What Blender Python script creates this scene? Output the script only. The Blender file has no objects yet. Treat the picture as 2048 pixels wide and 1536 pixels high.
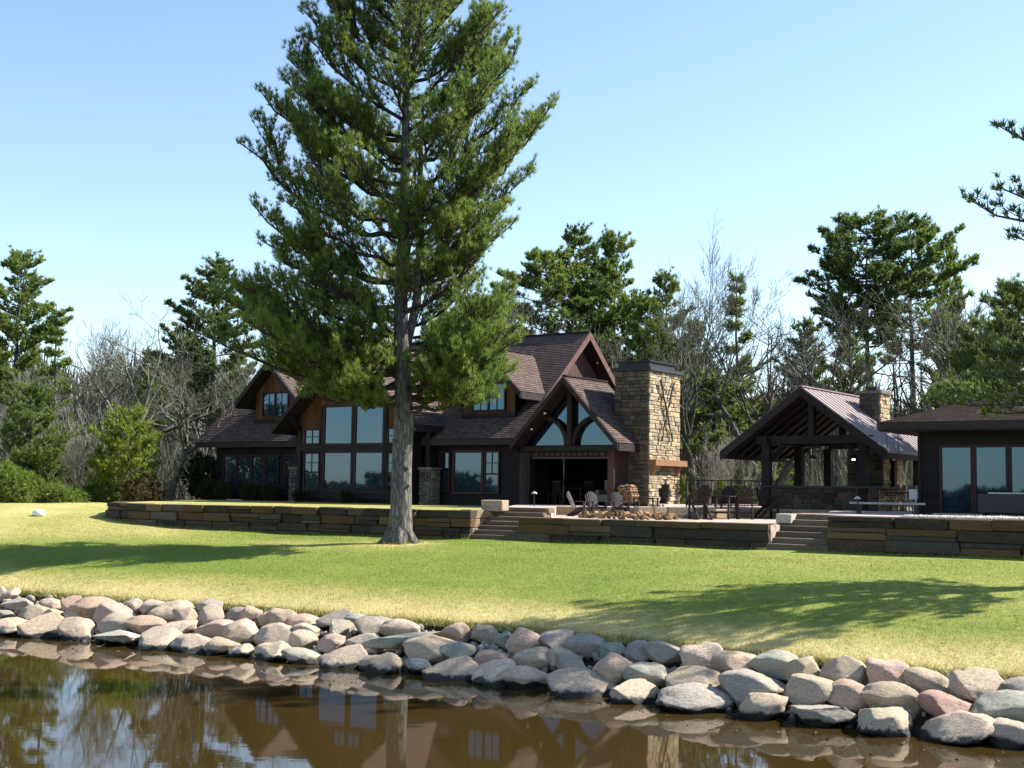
import bpy, math, random
import numpy as np
from mathutils import Matrix, Vector

R = math.radians
rng = np.random.default_rng(7)
random.seed(7)
col = bpy.context.scene.collection
scene = bpy.context.scene

# ------------------------------------------------------------------ camera, sky, sun, exposure
cam_d = bpy.data.cameras.new('camera')
cam = bpy.data.objects.new('camera', cam_d)
col.objects.link(cam)
cam_d.sensor_width = 36.0
cam_d.lens = 2600.0 / 2048.0 * 36.0
cam_d.clip_start = 0.2
cam_d.clip_end = 3000.0
cam.matrix_world = (Matrix.Translation((0, 0, 3.9)) @ Matrix.Rotation(R(90) + math.atan(210 / 2600.0), 4, 'X')
                    @ Matrix.Rotation(R(0.8), 4, 'Z'))
scene.camera = cam

SUN_AZ, SUN_EL = R(14.0), R(40.0)      # azimuth from +X (right) towards +Y (away)
world = bpy.data.worlds.new('World')
scene.world = world
world.use_nodes = True
wn = world.node_tree.nodes
bg = wn['Background']
sky = wn.new('ShaderNodeTexSky')
sky.sky_type = 'NISHITA'
sky.sun_disc = False
sky.sun_elevation = SUN_EL
sky.sun_rotation = R(90) - SUN_AZ
sky.altitude = 200
sky.air_density = 1.0
sky.dust_density = 0.3
sky.ozone_density = 1.4
world.node_tree.links.new(sky.outputs[0], bg.inputs[0])
bg.inputs[1].default_value = 0.108

sun_d = bpy.data.lights.new('sun', 'SUN')
sun_d.energy = 5.0
sun_d.angle = R(0.53)
sun_d.color = (1.0, 0.955, 0.88)
sun = bpy.data.objects.new('sun', sun_d)
col.objects.link(sun)
sdir = Vector((math.cos(SUN_AZ) * math.cos(SUN_EL), math.sin(SUN_AZ) * math.cos(SUN_EL), math.sin(SUN_EL)))
sun.rotation_euler = sdir.to_track_quat('Z', 'Y').to_euler()
sun.location = (40, 20, 40)

vs = scene.view_settings
vs.view_transform = 'Standard'
vs.look = 'None'
vs.exposure = 1.25
vs.gamma = 1.0
vs.use_curve_mapping = False
scene.cycles.max_bounces = 6
scene.cycles.transparent_max_bounces = 6

# ------------------------------------------------------------------ materials
MATS = {}

class NB:
    def __init__(s, name):
        s.m = bpy.data.materials.new(name)
        s.m.use_nodes = True
        s.t = s.m.node_tree
        s.n = s.t.nodes
        s.b = s.n['Principled BSDF']
        MATS[name] = s.m
    def node(s, typ, **kw):
        n = s.n.new(typ)
        for k, v in kw.items():
            if k[0] == '_':
                setattr(n, k[1:], v)
        return n
    def link(s, a, b):
        s.t.links.new(a, b)
    def coords(s, kind='Object', scale=None):
        tc = s.n.new('ShaderNodeTexCoord')
        o = tc.outputs[kind]
        if scale:
            mp = s.n.new('ShaderNodeMapping')
            mp.inputs['Scale'].default_value = scale
            s.link(o, mp.inputs[0])
            o = mp.outputs[0]
        return o
    def pos(s, scale=None):
        g = s.n.new('ShaderNodeNewGeometry')
        o = g.outputs['Position']
        if scale:
            mp = s.n.new('ShaderNodeMapping')
            mp.inputs['Scale'].default_value = scale
            s.link(o, mp.inputs[0])
            o = mp.outputs[0]
        return o
    def noise(s, vec, scale, detail=3, rough=0.55):
        n = s.n.new('ShaderNodeTexNoise')
        n.inputs['Scale'].default_value = scale
        n.inputs['Detail'].default_value = detail
        n.inputs['Roughness'].default_value = rough
        s.link(vec, n.inputs['Vector'])
        return n.outputs['Fac']
    def ramp(s, fac, stops):
        r = s.n.new('ShaderNodeValToRGB')
        e = r.color_ramp.elements
        while len(e) < len(stops):
            e.new(0.5)
        for el, (p, c) in zip(e, stops):
            el.position = p
            el.color = (c[0], c[1], c[2], 1) if isinstance(c, (tuple, list)) else (c, c, c, 1)
        s.link(fac, r.inputs[0])
        return r.outputs[0]
    def mix(s, fac, a, b, mode='MIX'):
        m = s.n.new('ShaderNodeMix')
        m.data_type = 'RGBA'
        m.blend_type = mode
        for sock, v in ((m.inputs[0], fac), (m.inputs[6], a), (m.inputs[7], b)):
            if isinstance(v, (int, float)):
                sock.default_value = v
            elif isinstance(v, (tuple, list)):
                sock.default_value = (v[0], v[1], v[2], 1)
            else:
                s.link(v, sock)
        return m.outputs[2]
    def math(s, op, a, b=0.0):
        m = s.n.new('ShaderNodeMath')
        m.operation = op
        for i, v in enumerate((a, b)):
            if isinstance(v, (int, float)):
                m.inputs[i].default_value = v
            else:
                s.link(v, m.inputs[i])
        return m.outputs[0]
    def bump(s, h, strength=0.5, dist=0.02):
        b = s.n.new('ShaderNodeBump')
        b.inputs['Strength'].default_value = strength
        b.inputs['Distance'].default_value = dist
        s.link(h, b.inputs['Height'])
        s.link(b.outputs[0], s.b.inputs['Normal'])
    def out(s, color, rough=0.8, spec=0.3, metal=0.0):
        if isinstance(color, (tuple, list)):
            s.b.inputs['Base Color'].default_value = (*color, 1)
        else:
            s.link(color, s.b.inputs['Base Color'])
        if isinstance(rough, (int, float)):
            s.b.inputs['Roughness'].default_value = rough
        else:
            s.link(rough, s.b.inputs['Roughness'])
        s.b.inputs['Specular IOR Level'].default_value = spec
        s.b.inputs['Metallic'].default_value = metal
        return s.m

def simple(name, c, rough=0.7, spec=0.3, var=0.35, scale=6.0, stretch=None, metal=0.0, bump=0.0):
    k = NB(name)
    f = k.noise(k.coords('Object', stretch), scale, 4)
    d = tuple(x * (1 - var) for x in c)
    l = tuple(min(1, x * (1 + var)) for x in c)
    k.out(k.ramp(f, [(0.3, d), (0.7, l)]), rough, spec, metal)
    if bump:
        k.bump(f, bump, 0.02)
    return k.m

# pond water: murky brown body under a mirror-like, faintly rippled skin
k = NB('water')
k.out((0.037, 0.0235, 0.006), 0.02, 0.5)
k.b.inputs['IOR'].default_value = 1.333
w1 = k.noise(k.pos((0.9, 2.6, 1)), 1.1, 3, 0.5)
w2 = k.noise(k.pos((3.0, 6.0, 1)), 2.4, 2, 0.5)
k.bump(k.math('ADD', w1, k.math('MULTIPLY', w2, 0.25)), 0.007, 0.08)

# lawn: green turf with dormant straw-coloured parts (vertex attribute "straw")
def lawn_color(k):
    at = k.node('ShaderNodeAttribute', _attribute_name='straw')
    p = k.pos()
    n1 = k.noise(p, 0.35, 4, 0.6)
    n2 = k.noise(k.pos((1, 0.55, 1)), 6.0, 4, 0.75)
    n3 = k.noise(p, 38.0, 3, 0.7)
    s = k.math('ADD', at.outputs['Fac'], k.math('MULTIPLY', k.math('SUBTRACT', n1, 0.5), 0.55))
    s = k.math('ADD', s, k.math('MULTIPLY', k.math('SUBTRACT', n2, 0.5), 0.75))
    s = k.math('ADD', s, k.math('MULTIPLY', k.math('SUBTRACT', n3, 0.5), 0.55))
    c = k.ramp(s, [(0.0, (0.102, 0.162, 0.024)), (0.35, (0.180, 0.232, 0.038)), (0.65, (0.315, 0.305, 0.085)), (1.0, (0.55, 0.46, 0.20))])
    return c, n2, n3
k = NB('lawn')
c, n2, n3 = lawn_color(k)
k.out(c, 0.9, 0.1)
k.bump(k.math('ADD', n3, k.math('MULTIPLY', n2, 0.8)), 0.8, 0.05)
k = NB('grass_blade')
c, n2, n3 = lawn_color(k)
tr = k.node('ShaderNodeBsdfTranslucent')
k.link(c, tr.inputs[0])
k.out(c, 0.7, 0.2)
ms = k.node('ShaderNodeMixShader')
ms.inputs[0].default_value = 0.3
k.link(k.b.outputs[0], ms.inputs[1]); k.link(tr.outputs[0], ms.inputs[2])
k.link(ms.outputs[0], k.n['Material Output'].inputs[0])

k = NB('soil')
f = k.noise(k.pos(), 9, 5, 0.7)
k.out(k.ramp(f, [(0.3, (0.022, 0.016, 0.010)), (0.7, (0.085, 0.065, 0.042))]), 0.95, 0.1)
k.bump(f, 0.9, 0.08)
k = NB('leaf_litter')
f = k.noise(k.pos(), 5, 6, 0.75)
k.out(k.ramp(f, [(0.3, (0.035, 0.030, 0.014)), (0.5, (0.10, 0.085, 0.040)), (0.7, (0.17, 0.14, 0.075))]), 0.95, 0.1)

# boulders: colour per stone, mineral speckle, algae-dark band where the water wets them
k = NB('boulder')
oi = k.node('ShaderNodeObjectInfo')
co = k.coords('Object')
n1 = k.noise(co, 1.3, 5, 0.62)
n2 = k.noise(co, 9.0, 4, 0.7)
n3 = k.noise(co, 34.0, 3, 0.7)
c = k.mix(k.ramp(n1, [(0.35, 0.0), (0.7, 0.75)]), oi.outputs['Color'], (0.46, 0.38, 0.29))
c = k.mix(0.75, c, k.ramp(n2, [(0.25, (0.45, 0.43, 0.40)), (0.55, (1, 1, 1)), (0.75, (1.25, 1.2, 1.12))]), 'MULTIPLY')
c = k.mix(0.5, c, k.ramp(n3, [(0.3, (0.55, 0.55, 0.52)), (0.55, (1.05, 1.05, 1.05))]), 'MULTIPLY')
sep = k.node('ShaderNodeSeparateXYZ'); k.link(k.pos(), sep.inputs[0])
wet = k.math('ADD', sep.outputs[2], k.math('MULTIPLY', k.math('SUBTRACT', k.noise(k.pos(), 3.0, 4, 0.6), 0.5), 0.34))
wf = k.ramp(wet, [(0.075, 1.0), (0.135, 0.0)])
c = k.mix(wf, c, (0.018, 0.020, 0.018))
li = k.ramp(k.noise(k.pos(), 5.5, 5, 0.75), [(0.60, 0.0), (0.66, 0.4)])
c = k.mix(li, c, (0.16, 0.165, 0.13))
ve = k.ramp(k.noise(k.coords('Object', (1, 1, 5)), 1.7, 4, 0.7), [(0.5, 0.0), (0.54, 0.35), (0.58, 0.0)])
c = k.mix(ve, c, (0.12, 0.10, 0.085))
c = k.mix(wf, c, (0.016, 0.018, 0.016))
k.out(c, k.ramp(wf, [(0.0, 0.88), (1.0, 0.35)]), 0.25)
k.bump(k.math('ADD', k.math('MULTIPLY', n1, 1.2), k.math('ADD', n2, k.math('MULTIPLY', n3, 0.5))), 0.55, 0.05)

# quarried sandstone / fieldstone: colour per stone with rusty bedding streaks
k = NB('cut_stone')
oi = k.node('ShaderNodeObjectInfo')
wc = k.pos((1.0, 1.0, 4.0))
n1 = k.noise(wc, 1.6, 5, 0.65)
n2 = k.noise(k.pos(), 16.0, 4, 0.7)
c = k.mix(k.ramp(n1, [(0.5, 0.0), (0.7, 0.65)]), oi.outputs['Color'], (0.13, 0.072, 0.036))
c = k.mix(0.8, c, k.ramp(n2, [(0.28, (0.45, 0.45, 0.43)), (0.6, (1.1, 1.1, 1.08))]), 'MULTIPLY')
k.out(c, 0.92, 0.15)
k.bump(k.math('ADD', n1, n2), 0.7, 0.04)

# shingles (UV in metres, one row per course)
def shingle(name, c1, c2, c3):
    k = NB(name)
    uv = k.coords('UV')
    br = k.node('ShaderNodeTexBrick', _offset=0.5)
    br.inputs['Scale'].default_value = 1.0
    br.inputs['Brick Width'].default_value = 0.26
    br.inputs['Row Height'].default_value = 0.15
    br.inputs['Mortar Size'].default_value = 0.006
    br.inputs['Color1'].default_value = (*c1, 1)
    br.inputs['Color2'].default_value = (*c2, 1)
    br.inputs['Mortar'].default_value = (0.015, 0.012, 0.012, 1)
    k.link(uv, br.inputs['Vector'])
    n = k.noise(uv, 0.7, 4, 0.6)
    c = k.mix(k.ramp(n, [(0.4, 0.0), (0.7, 0.6)]), br.outputs['Color'], c3)
    n2 = k.noise(uv, 30, 2, 0.6)
    c = k.mix(0.5, c, k.ramp(n2, [(0.3, (0.6, 0.6, 0.6)), (0.7, (1.2, 1.2, 1.2))]), 'MULTIPLY')
    k.out(c, 0.92, 0.12)
shingle('shingle', (0.080, 0.056, 0.046), (0.165, 0.118, 0.098), (0.115, 0.080, 0.070))

def wood(name, c, var=0.45, stretch=(9, 9, 0.5), rough=0.75):
    k = NB(name)
    co = k.coords('Object', stretch)
    n = k.noise(co, 2.2, 5, 0.65)
    oi = k.node('ShaderNodeObjectInfo')
    d = tuple(x * (1 - var) for x in c); l = tuple(x * (1 + var) for x in c)
    cc = k.ramp(n, [(0.3, d), (0.7, l)])
    rr = k.ramp(oi.outputs['Random'], [(0.0, (0.65, 0.62, 0.6)), (1.0, (1.25, 1.2, 1.15))])
    cc = k.mix(1.0, cc, rr, 'MULTIPLY')
    k.out(cc, rough, 0.25)
    k.bump(n, 0.3, 0.01)
wood('siding', (0.013, 0.0100, 0.0105), 0.35, (0.6, 0.6, 9))
wood('cedar', (0.100, 0.047, 0.018))
wood('redwood', (0.062, 0.034, 0.028))
wood('timber', (0.016, 0.012, 0.012), 0.4, (1.2, 1.2, 1.2))
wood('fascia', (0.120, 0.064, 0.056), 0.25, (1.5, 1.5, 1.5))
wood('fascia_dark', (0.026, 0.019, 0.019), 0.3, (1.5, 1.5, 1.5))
wood('chair_wood', (0.062, 0.051, 0.053), 0.25, (3, 3, 3))
wood('chair_dark', (0.028, 0.020, 0.019), 0.3, (3, 3, 3))
wood('log_end', (0.26, 0.155, 0.08), 0.3, (6, 6, 6))
wood('log_bark', (0.12, 0.085, 0.06), 0.4, (6, 6, 6))
wood('mantel_wood', (0.36, 0.185, 0.095), 0.35, (0.8, 0.8, 6))
simple('trim', (0.036, 0.009, 0.011), 0.6, 0.3, 0.2)
simple('dark_metal', (0.018, 0.018, 0.020), 0.5, 0.4, 0.2)
simple('chimney_cap', (0.022, 0.028, 0.030), 0.6, 0.3, 0.2)
simple('white_paint', (0.72, 0.72, 0.70), 0.5, 0.4, 0.06)
simple('pale_stone', (0.62, 0.60, 0.55), 0.8, 0.2, 0.15)
simple('grey_plastic', (0.40, 0.42, 0.42), 0.5, 0.4, 0.1)
simple('interior', (0.030, 0.024, 0.020), 0.9, 0.1, 0.3)
simple('upholstery', (0.30, 0.26, 0.20), 0.9, 0.1, 0.15)
simple('mortar', (0.16, 0.14, 0.115), 0.95, 0.1, 0.3, 12)
simple('soot', (0.012, 0.011, 0.010), 0.95, 0.1, 0.3)
simple('dry_leaf', (0.30, 0.23, 0.11), 0.9, 0.1, 0.4, 40)
simple('firebrick', (0.085, 0.078, 0.07), 0.9, 0.1, 0.2, 14)
simple('concrete', (0.40, 0.36, 0.32), 0.9, 0.15, 0.2, 4)
k = NB('lamp_glass')
k.out((0.9, 0.85, 0.7), 0.4, 0.4)
k = NB('warm_bulb')
k.out((1, 0.9, 0.7), 0.4, 0.4)
k.b.inputs['Emission Color'].default_value = (1, 0.86, 0.62, 1)
k.b.inputs['Emission Strength'].default_value = 2.5
k = NB('window_glass')
k.out((0.010, 0.018, 0.030), 0.02, 0.5)
k.b.inputs['IOR'].default_value = 1.85
k.b.inputs['Specular Tint'].default_value = (0.36, 0.66, 1.0, 1)
k.bump(k.noise(k.coords('Object'), 0.8, 2), 0.012, 0.05)
k = NB('metal_roof')
n = k.noise(k.coords('Object'), 3.0, 4, 0.6)
k.out(k.ramp(n, [(0.3, (0.225, 0.176, 0.168)), (0.7, (0.265, 0.208, 0.198))]), 0.6, 0.35, 0.0)
# flagstone paving
k = NB('flagstone')
vo = k.node('ShaderNodeTexVoronoi', _feature='DISTANCE_TO_EDGE')
vo.inputs['Scale'].default_value = 1.5
k.link(k.pos(), vo.inputs['Vector'])
vc = k.node('ShaderNodeTexVoronoi')
vc.inputs['Scale'].default_value = 1.5
k.link(k.pos(), vc.inputs['Vector'])
c = k.ramp(k.noise(vc.outputs['Position'], 3.0), [(0.3, (0.36, 0.26, 0.21)), (0.7, (0.55, 0.43, 0.36))])
c = k.mix(k.ramp(vo.outputs['Distance'], [(0.01, 1.0), (0.035, 0.0)]), c, (0.22, 0.19, 0.16))
k.out(c, 0.9, 0.2)
simple('gravel_stone', (0.44, 0.41, 0.38), 0.9, 0.2, 0.4, 30)

# bark and foliage
def bark(name, c, lo=0.35, hi=1.5, sc=(7, 7, 1.6), b=0.8):
    k = NB(name)
    co = k.pos(sc)
    vo = k.node('ShaderNodeTexVoronoi', _feature='DISTANCE_TO_EDGE')
    vo.inputs['Scale'].default_value = 1.3
    k.link(co, vo.inputs['Vector'])
    n = k.noise(co, 2.5, 5, 0.7)
    h = k.math('ADD', k.math('MULTIPLY', vo.outputs['Distance'], 1.4), n)
    k.out(k.ramp(h, [(0.35, tuple(x * lo for x in c)), (0.95, tuple(min(1, x * hi) for x in c))]), 0.95, 0.1)
    k.bump(h, b, 0.05)
bark('pine_bark', (0.132, 0.122, 0.112))
bark('limb_bark', (0.075, 0.060, 0.050))
bark('grey_bark', (0.145, 0.143, 0.110))
bark('twig_bark', (0.158, 0.160, 0.118), 0.7, 1.3)
bark('dark_bark', (0.088, 0.086, 0.068))
bark('birch_bark', (0.29, 0.275, 0.23), 0.6, 1.4)
bark('brown_twig', (0.20, 0.125, 0.075))

def foliage(name, c1, c2, trans=0.38, scale=0.55):
    k = NB(name)
    g = k.node('ShaderNodeNewGeometry')
    n = k.noise(k.pos(), scale, 3, 0.6)
    f = k.math('ADD', k.math('MULTIPLY', g.outputs['Random Per Island'], 0.45), k.math('MULTIPLY', n, 0.75))
    c = k.ramp(f, [(0.3, c1), (0.85, c2)])
    k.out(c, 0.55, 0.25)
    tr = k.node('ShaderNodeBsdfTranslucent')
    k.link(c, tr.inputs[0])
    ms = k.node('ShaderNodeMixShader')
    ms.inputs[0].default_value = trans
    k.link(k.b.outputs[0], ms.inputs[1]); k.link(tr.outputs[0], ms.inputs[2])
    k.link(ms.outputs[0], k.n['Material Output'].inputs[0])
foliage('pine_needles', (0.055, 0.132, 0.032), (0.290, 0.345, 0.066), 0.55)
foliage('dark_needles', (0.048, 0.098, 0.030), (0.170, 0.220, 0.050), 0.48, 0.25)
foliage('mid_needles', (0.075, 0.140, 0.030), (0.230, 0.290, 0.055), 0.5, 0.25)
foliage('bright_needles', (0.130, 0.200, 0.025), (0.30, 0.34, 0.05), 0.5, 0.4)
foliage('rust_leaves', (0.070, 0.058, 0.022), (0.150, 0.100, 0.036), 0.4, 0.4)
foliage('shrub_leaves', (0.014, 0.026, 0.010), (0.040, 0.062, 0.018), 0.25, 0.4)
foliage('wood_haze', (0.055, 0.055, 0.040), (0.115, 0.110, 0.080), 0.3, 0.08)
foliage('far_leaves', (0.020, 0.035, 0.012), (0.055, 0.075, 0.022), 0.2, 0.05)

M = MATS

# ------------------------------------------------------------------ mesh helpers
class MB:
    def __init__(s):
        s.v = []; s.f = []; s.uv = None
    def add(s, vs, fs):
        o = len(s.v)
        s.v += [tuple(p) for p in vs]
        s.f += [tuple(i + o for i in f) for f in fs]
        return s
    def box(s, x0, x1, y0, y1, z0, z1):
        return s.add([(x0, y0, z0), (x1, y0, z0), (x1, y1, z0), (x0, y1, z0), (x0, y0, z1), (x1, y0, z1), (x1, y1, z1), (x0, y1, z1)],
                     [(0, 3, 2, 1), (4, 5, 6, 7), (0, 1, 5, 4), (1, 2, 6, 5), (2, 3, 7, 6), (3, 0, 4, 7)])
    def beam(s, p, q, w, h, up=(0, 0, 1)):
        p = Vector(p); q = Vector(q); d = (q - p).normalized(); u = Vector(up)
        sd = d.cross(u).normalized() * (w / 2); n = sd.cross(d).normalized() * (h / 2)
        vs_ = [p - sd - n, p + sd - n, p + sd + n, p - sd + n, q - sd - n, q + sd - n, q + sd + n, q - sd + n]
        return s.add(vs_, [(0, 1, 2, 3), (4, 7, 6, 5), (0, 4, 5, 1), (1, 5, 6, 2), (2, 6, 7, 3), (3, 7, 4, 0)])
    def prism(s, poly, d):
        """poly: list of 3-D points of a planar polygon, extruded by vector d"""
        n = len(poly); d = Vector(d)
        vs_ = [Vector(p) for p in poly] + [Vector(p) + d for p in poly]
        fs = [tuple(range(n)), tuple(range(2 * n - 1, n - 1, -1))] + [(i, i + n, (i + 1) % n + n, (i + 1) % n) for i in range(n)]
        return s.add(vs_, fs)
    def tube(s, pts, rad, n=6, cap=True):
        pts = [Vector(p) for p in pts]; rings = []
        for i, p in enumerate(pts):
            d = (pts[min(i + 1, len(pts) - 1)] - pts[max(i - 1, 0)]).normalized()
            a = d.cross(Vector((0.31, 0.9, 0.17))).normalized(); b = d.cross(a)
            r = rad[i] if isinstance(rad, (list, tuple)) else rad
            rings.append([p + a * (r * math.cos(6.28319 * j / n)) + b * (r * math.sin(6.28319 * j / n)) for j in range(n)])
        vs_ = [q for rg in rings for q in rg]; fs = []
        for i in range(len(pts) - 1):
            for j in range(n):
                fs.append((i * n + j, i * n + (j + 1) % n, (i + 1) * n + (j + 1) % n, (i + 1) * n + j))
        if cap:
            fs += [tuple(range(n - 1, -1, -1)), tuple(range((len(pts) - 1) * n, len(pts) * n))]
        return s.add(vs_, fs)
    def mesh(s, name, mat, smooth=False):
        me = bpy.data.meshes.new(name)
        me.from_pydata(s.v, [], s.f)
        if s.uv:
            l = me.uv_layers.new(name='UVMap')
            for poly in me.polygons:
                for li in poly.loop_indices:
                    l.data[li].uv = s.uv[me.loops[li].vertex_index]
        me.materials.append(M[mat] if isinstance(mat, str) else mat)
        if smooth:
            me.polygons.foreach_set('use_smooth', [True] * len(me.polygons))
        me.update()
        return me
    def build(s, name, mat, parent=None, smooth=False):
        return link(name, s.mesh(name, mat, smooth), parent)

def link(name, me, parent=None):
    o = bpy.data.objects.new(name, me)
    col.objects.link(o)
    if parent:
        o.parent = parent
    return o

def thing(name, label, cat, loc=(0, 0, 0), rz=0.0, group=None):
    o = bpy.data.objects.new(name, None)
    o.empty_display_size = 0.2
    col.objects.link(o)
    o.location = loc
    o.rotation_euler = (0, 0, rz)
    return tag(o, label, cat, group)

def tag(o, label, cat, group=None, kind=None):
    o['label'] = label; o['category'] = cat
    if group: o['group'] = group
    if kind: o['kind'] = kind
    return o

def struct(o, kind='structure', label=None, cat=None):
    o['kind'] = kind
    if label: o['label'] = label
    if cat: o['category'] = cat
    return o

def np_mesh(name, verts, faces, mat, smooth=False):
    """verts (n,3); faces (m,k) all the same size"""
    me = bpy.data.meshes.new(name)
    verts = np.ascontiguousarray(verts, dtype=np.float32); faces = np.ascontiguousarray(faces, dtype=np.int32)
    m, k_ = faces.shape
    me.vertices.add(len(verts)); me.vertices.foreach_set('co', verts.ravel())
    me.loops.add(m * k_); me.loops.foreach_set('vertex_index', faces.ravel())
    me.polygons.add(m); me.polygons.foreach_set('loop_start', np.arange(0, m * k_, k_, dtype=np.int32))
    if smooth:
        me.polygons.foreach_set('use_smooth', np.ones(m, dtype=bool))
    me.materials.append(M[mat])
    me.update(calc_edges=True)
    me.validate()
    return me

def dup(o, parent=None):
    c = o.copy(); col.objects.link(c)
    if parent: c.parent = parent
    for ch in list(o.children):
        dup(ch, c)
    return c

# ------------------------------------------------------------------ ground, pond, bank
TH = R(35.0)
UX, UY = math.cos(TH), -math.sin(TH)          # along the facades, towards the right
VX, VY = math.sin(TH), math.cos(TH)           # away from the camera, square to the facades
HO = (-7.904, 66.0)                           # lodge origin
def uvw(u, v, z=0.0):
    return (HO[0] + UX * u + VX * v, HO[1] + UY * u + VY * v, z)

WL = np.array([(-12.78, 33.11), (-9.15, 31.45), (-5.82, 29.71), (-2.25, 27.53), (.82, 25.46), (2.59, 24.05), (4.17, 22.73), (6.29, 21.18), (7.97, 20.42)])
ST = np.array([(-14.54, 37.5), (-10.27, 35.14), (-6.57, 33.33), (-3.18, 31.21), (-.19, 29.56), (2.43, 27.41), (4.66, 25.4), (6.61, 23.74), (8.78, 22.44)])
def ext(a):
    return np.vstack([a[0] + (a[0] - a[1]) * 14, a, a[-1] + (a[-1] - a[-2]) * 14])
WL, ST = ext(WL), ext(ST)
def Yw(X): return np.interp(X, WL[:, 0], WL[:, 1])
def Yt(X): return np.interp(X, ST[:, 0], ST[:, 1])
def wob(X, Y):
    return 0.02 * np.sin(X * 0.9 + 1.3) * np.sin(Y * 0.7) + 0.008 * np.sin(X * 2.1 + Y * 1.7)
def lawn_z(X, Y):
    s = np.maximum(0.8 * (Y - Yt(X)), 0)
    z = 0.85 + 1.35 * (1 - np.exp(-s / 6.0)) + wob(X, Y) * np.clip(s, 0, 1)
    left = np.clip((-X - 9) / 9, 0, 1.4) * np.clip((Y - 45) / 9, 0, 1.3)
    return z + 0.42 * left
def straw_of(X, Y):
    s = 0.8 * (Y - Yt(X))
    near = 1.12 - np.clip(s / 3.4, 0, 1) * 0.9
    up = 0.75 * np.clip((-X - 7) / 6, 0, 1) * np.clip((Y - 43) / 6, 0, 1)
    mid = 0.31 + 0.15 * np.clip((X - 2) / 6, 0, 1)
    band = 0.28 * np.exp(-((s - 9.2) / 1.4) ** 2) * np.clip((1 - X) / 5, 0, 1)
    litter = 0.8 * np.exp(-((X + 3.82) ** 2 + (Y - 45.3) ** 2) / 1.6)
    return np.clip(np.maximum(np.maximum(near, up), mid + band) + litter, 0, 1.15)

def grid_sheet(name, P, mat, attr=None):
    ny, nx = P.shape[:2]
    idx = np.arange(nx * ny).reshape(ny, nx)
    f = np.stack([idx[:-1, :-1], idx[:-1, 1:], idx[1:, 1:], idx[1:, :-1]], -1).reshape(-1, 4)
    me = np_mesh(name, P.reshape(-1, 3), f, mat, True)
    if attr is not None:
        a = me.attributes.new('straw', 'FLOAT', 'POINT')
        a.data.foreach_set('value', attr.reshape(-1).astype(np.float32))
    return link(name, me)

xs = np.concatenate([np.linspace(-70, -22, 40), np.linspace(-21.5, 22, 150), np.linspace(23, 60, 30)])
ks = np.concatenate([[0, 0.04, 0.12], np.linspace(0.3, 36, 110)])
XX, KK = np.meshgrid(xs, ks)
YY = Yt(XX) + KK
ZZ = lawn_z(XX, YY)
jag = 0.10 * np.sin(XX * 5.3) * np.sin(XX * 2.9 + 1) + 0.05 * np.sin(XX * 13.7)
YY[:3] += jag[:3]; YY[3:8] += jag[3:8] * 0.4
ZZ[0] -= 0.13
struct(grid_sheet('lawn', np.stack([XX, YY, ZZ], -1), 'lawn', straw_of(XX, YY)))

# bank of soil under the boulders, running down below the water
ks = np.linspace(-0.6, 1.08, 24)
XX, TT = np.meshgrid(xs, ks)
YY = Yw(XX) + TT * (Yt(XX) - Yw(XX))
ZZ = -0.22 + 0.92 * TT + wob(XX * 3, YY * 3) * 2.0
ZZ = np.where(TT > 1.0, 0.70, ZZ)
struct(grid_sheet('shore_bank', np.stack([XX, YY, ZZ], -1), 'soil'))

# pond
mb = MB(); mb.add([(-500, -460, 0), (500, -460, 0), (500, 70, 0), (-500, 70, 0)], [(0, 1, 2, 3)])
struct(mb.build('pond', 'water'))
# wide base ground under everything behind, reaching the horizon, and the wood floor
mb = MB(); mb.add([(-900, 36, -2.2), (900, 36, -2.2), (900, 1200, -2.2), (-900, 1200, -2.2)], [(0, 1, 2, 3)])
struct(mb.build('ground', 'leaf_litter'))
xs2 = np.concatenate([np.linspace(-400, -60, 12), np.linspace(-55, 70, 64), np.linspace(80, 400, 12)])
ys2 = np.concatenate([np.linspace(0, 60, 40), np.linspace(66, 500, 16)])
XX, KK = np.meshgrid(xs2, ys2)
front = np.where(XX < -17, 58.5 + (XX + 17) * 0.33, np.where(XX > 26, 46.0, 58.5))
front = np.maximum(front, 38.0)
YY = front + KK
ZZ = 2.42 + 0.025 * np.clip(KK, 0, 30) + 0.05 * np.sin(XX * 0.6) * np.sin(YY * 0.5) + 0.012 * np.clip(KK - 30, 0, 400)
ZZ[0] -= 0.6
woods = struct(grid_sheet('woodland_floor', np.stack([XX, YY, ZZ], -1), 'leaf_litter'))
def floor_z(X, Y):
    fr = 58.5 + (X + 17) * 0.33 if X < -17 else (46.0 if X > 26 else 58.5)
    kk = max(0, Y - max(fr, 38.0))
    return 2.40 + 0.025 * min(kk, 30) + 0.012 * max(0, kk - 30)

# terrace lawn, patios (slabs standing on the lower ground)
W1 = [(-17.6, 58.5), (-17.1, 55.0), (-15.4, 53.1), (-12.0, 51.8), (-8.2, 50.6), (-1.45, 47.4)]
S1L, S1R = (-1.45, 47.4), (0.2, 46.7)
W2 = [(0.2, 46.7), (4.2, 44.2), (8.2, 41.7)]
S2L, S2R = (8.2, 41.7), (9.8, 40.55)
W3 = [(9.8, 40.55), (15.2, 37.3), (21.0, 33.9)]
def along(p, d): return (p[0] + VX * d, p[1] + VY * d)
def slab(name, poly, z0, z1, mat):
    m = MB(); m.prism([(x, y, z0) for x, y in poly], (0, 0, z1 - z0))
    return struct(m.build(name, mat))
TZ = 3.08
a = [along(p, 0.35) for p in W1[2:]]
tpoly = [(-17.2, 75), (-17.2, 58.5), (-16.7, 55.2)] + a[:-1] + [(S1L[0] + VX * .45 - UX * .4, S1L[1] + VY * .45 - UY * .4), (S1L[0] + VX * 2.25 - UX * .3, S1L[1] + VY * 2.25 - UY * .3), along(S1L, 2.25), (0.3, 59.6), (2.0, 75)]
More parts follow.
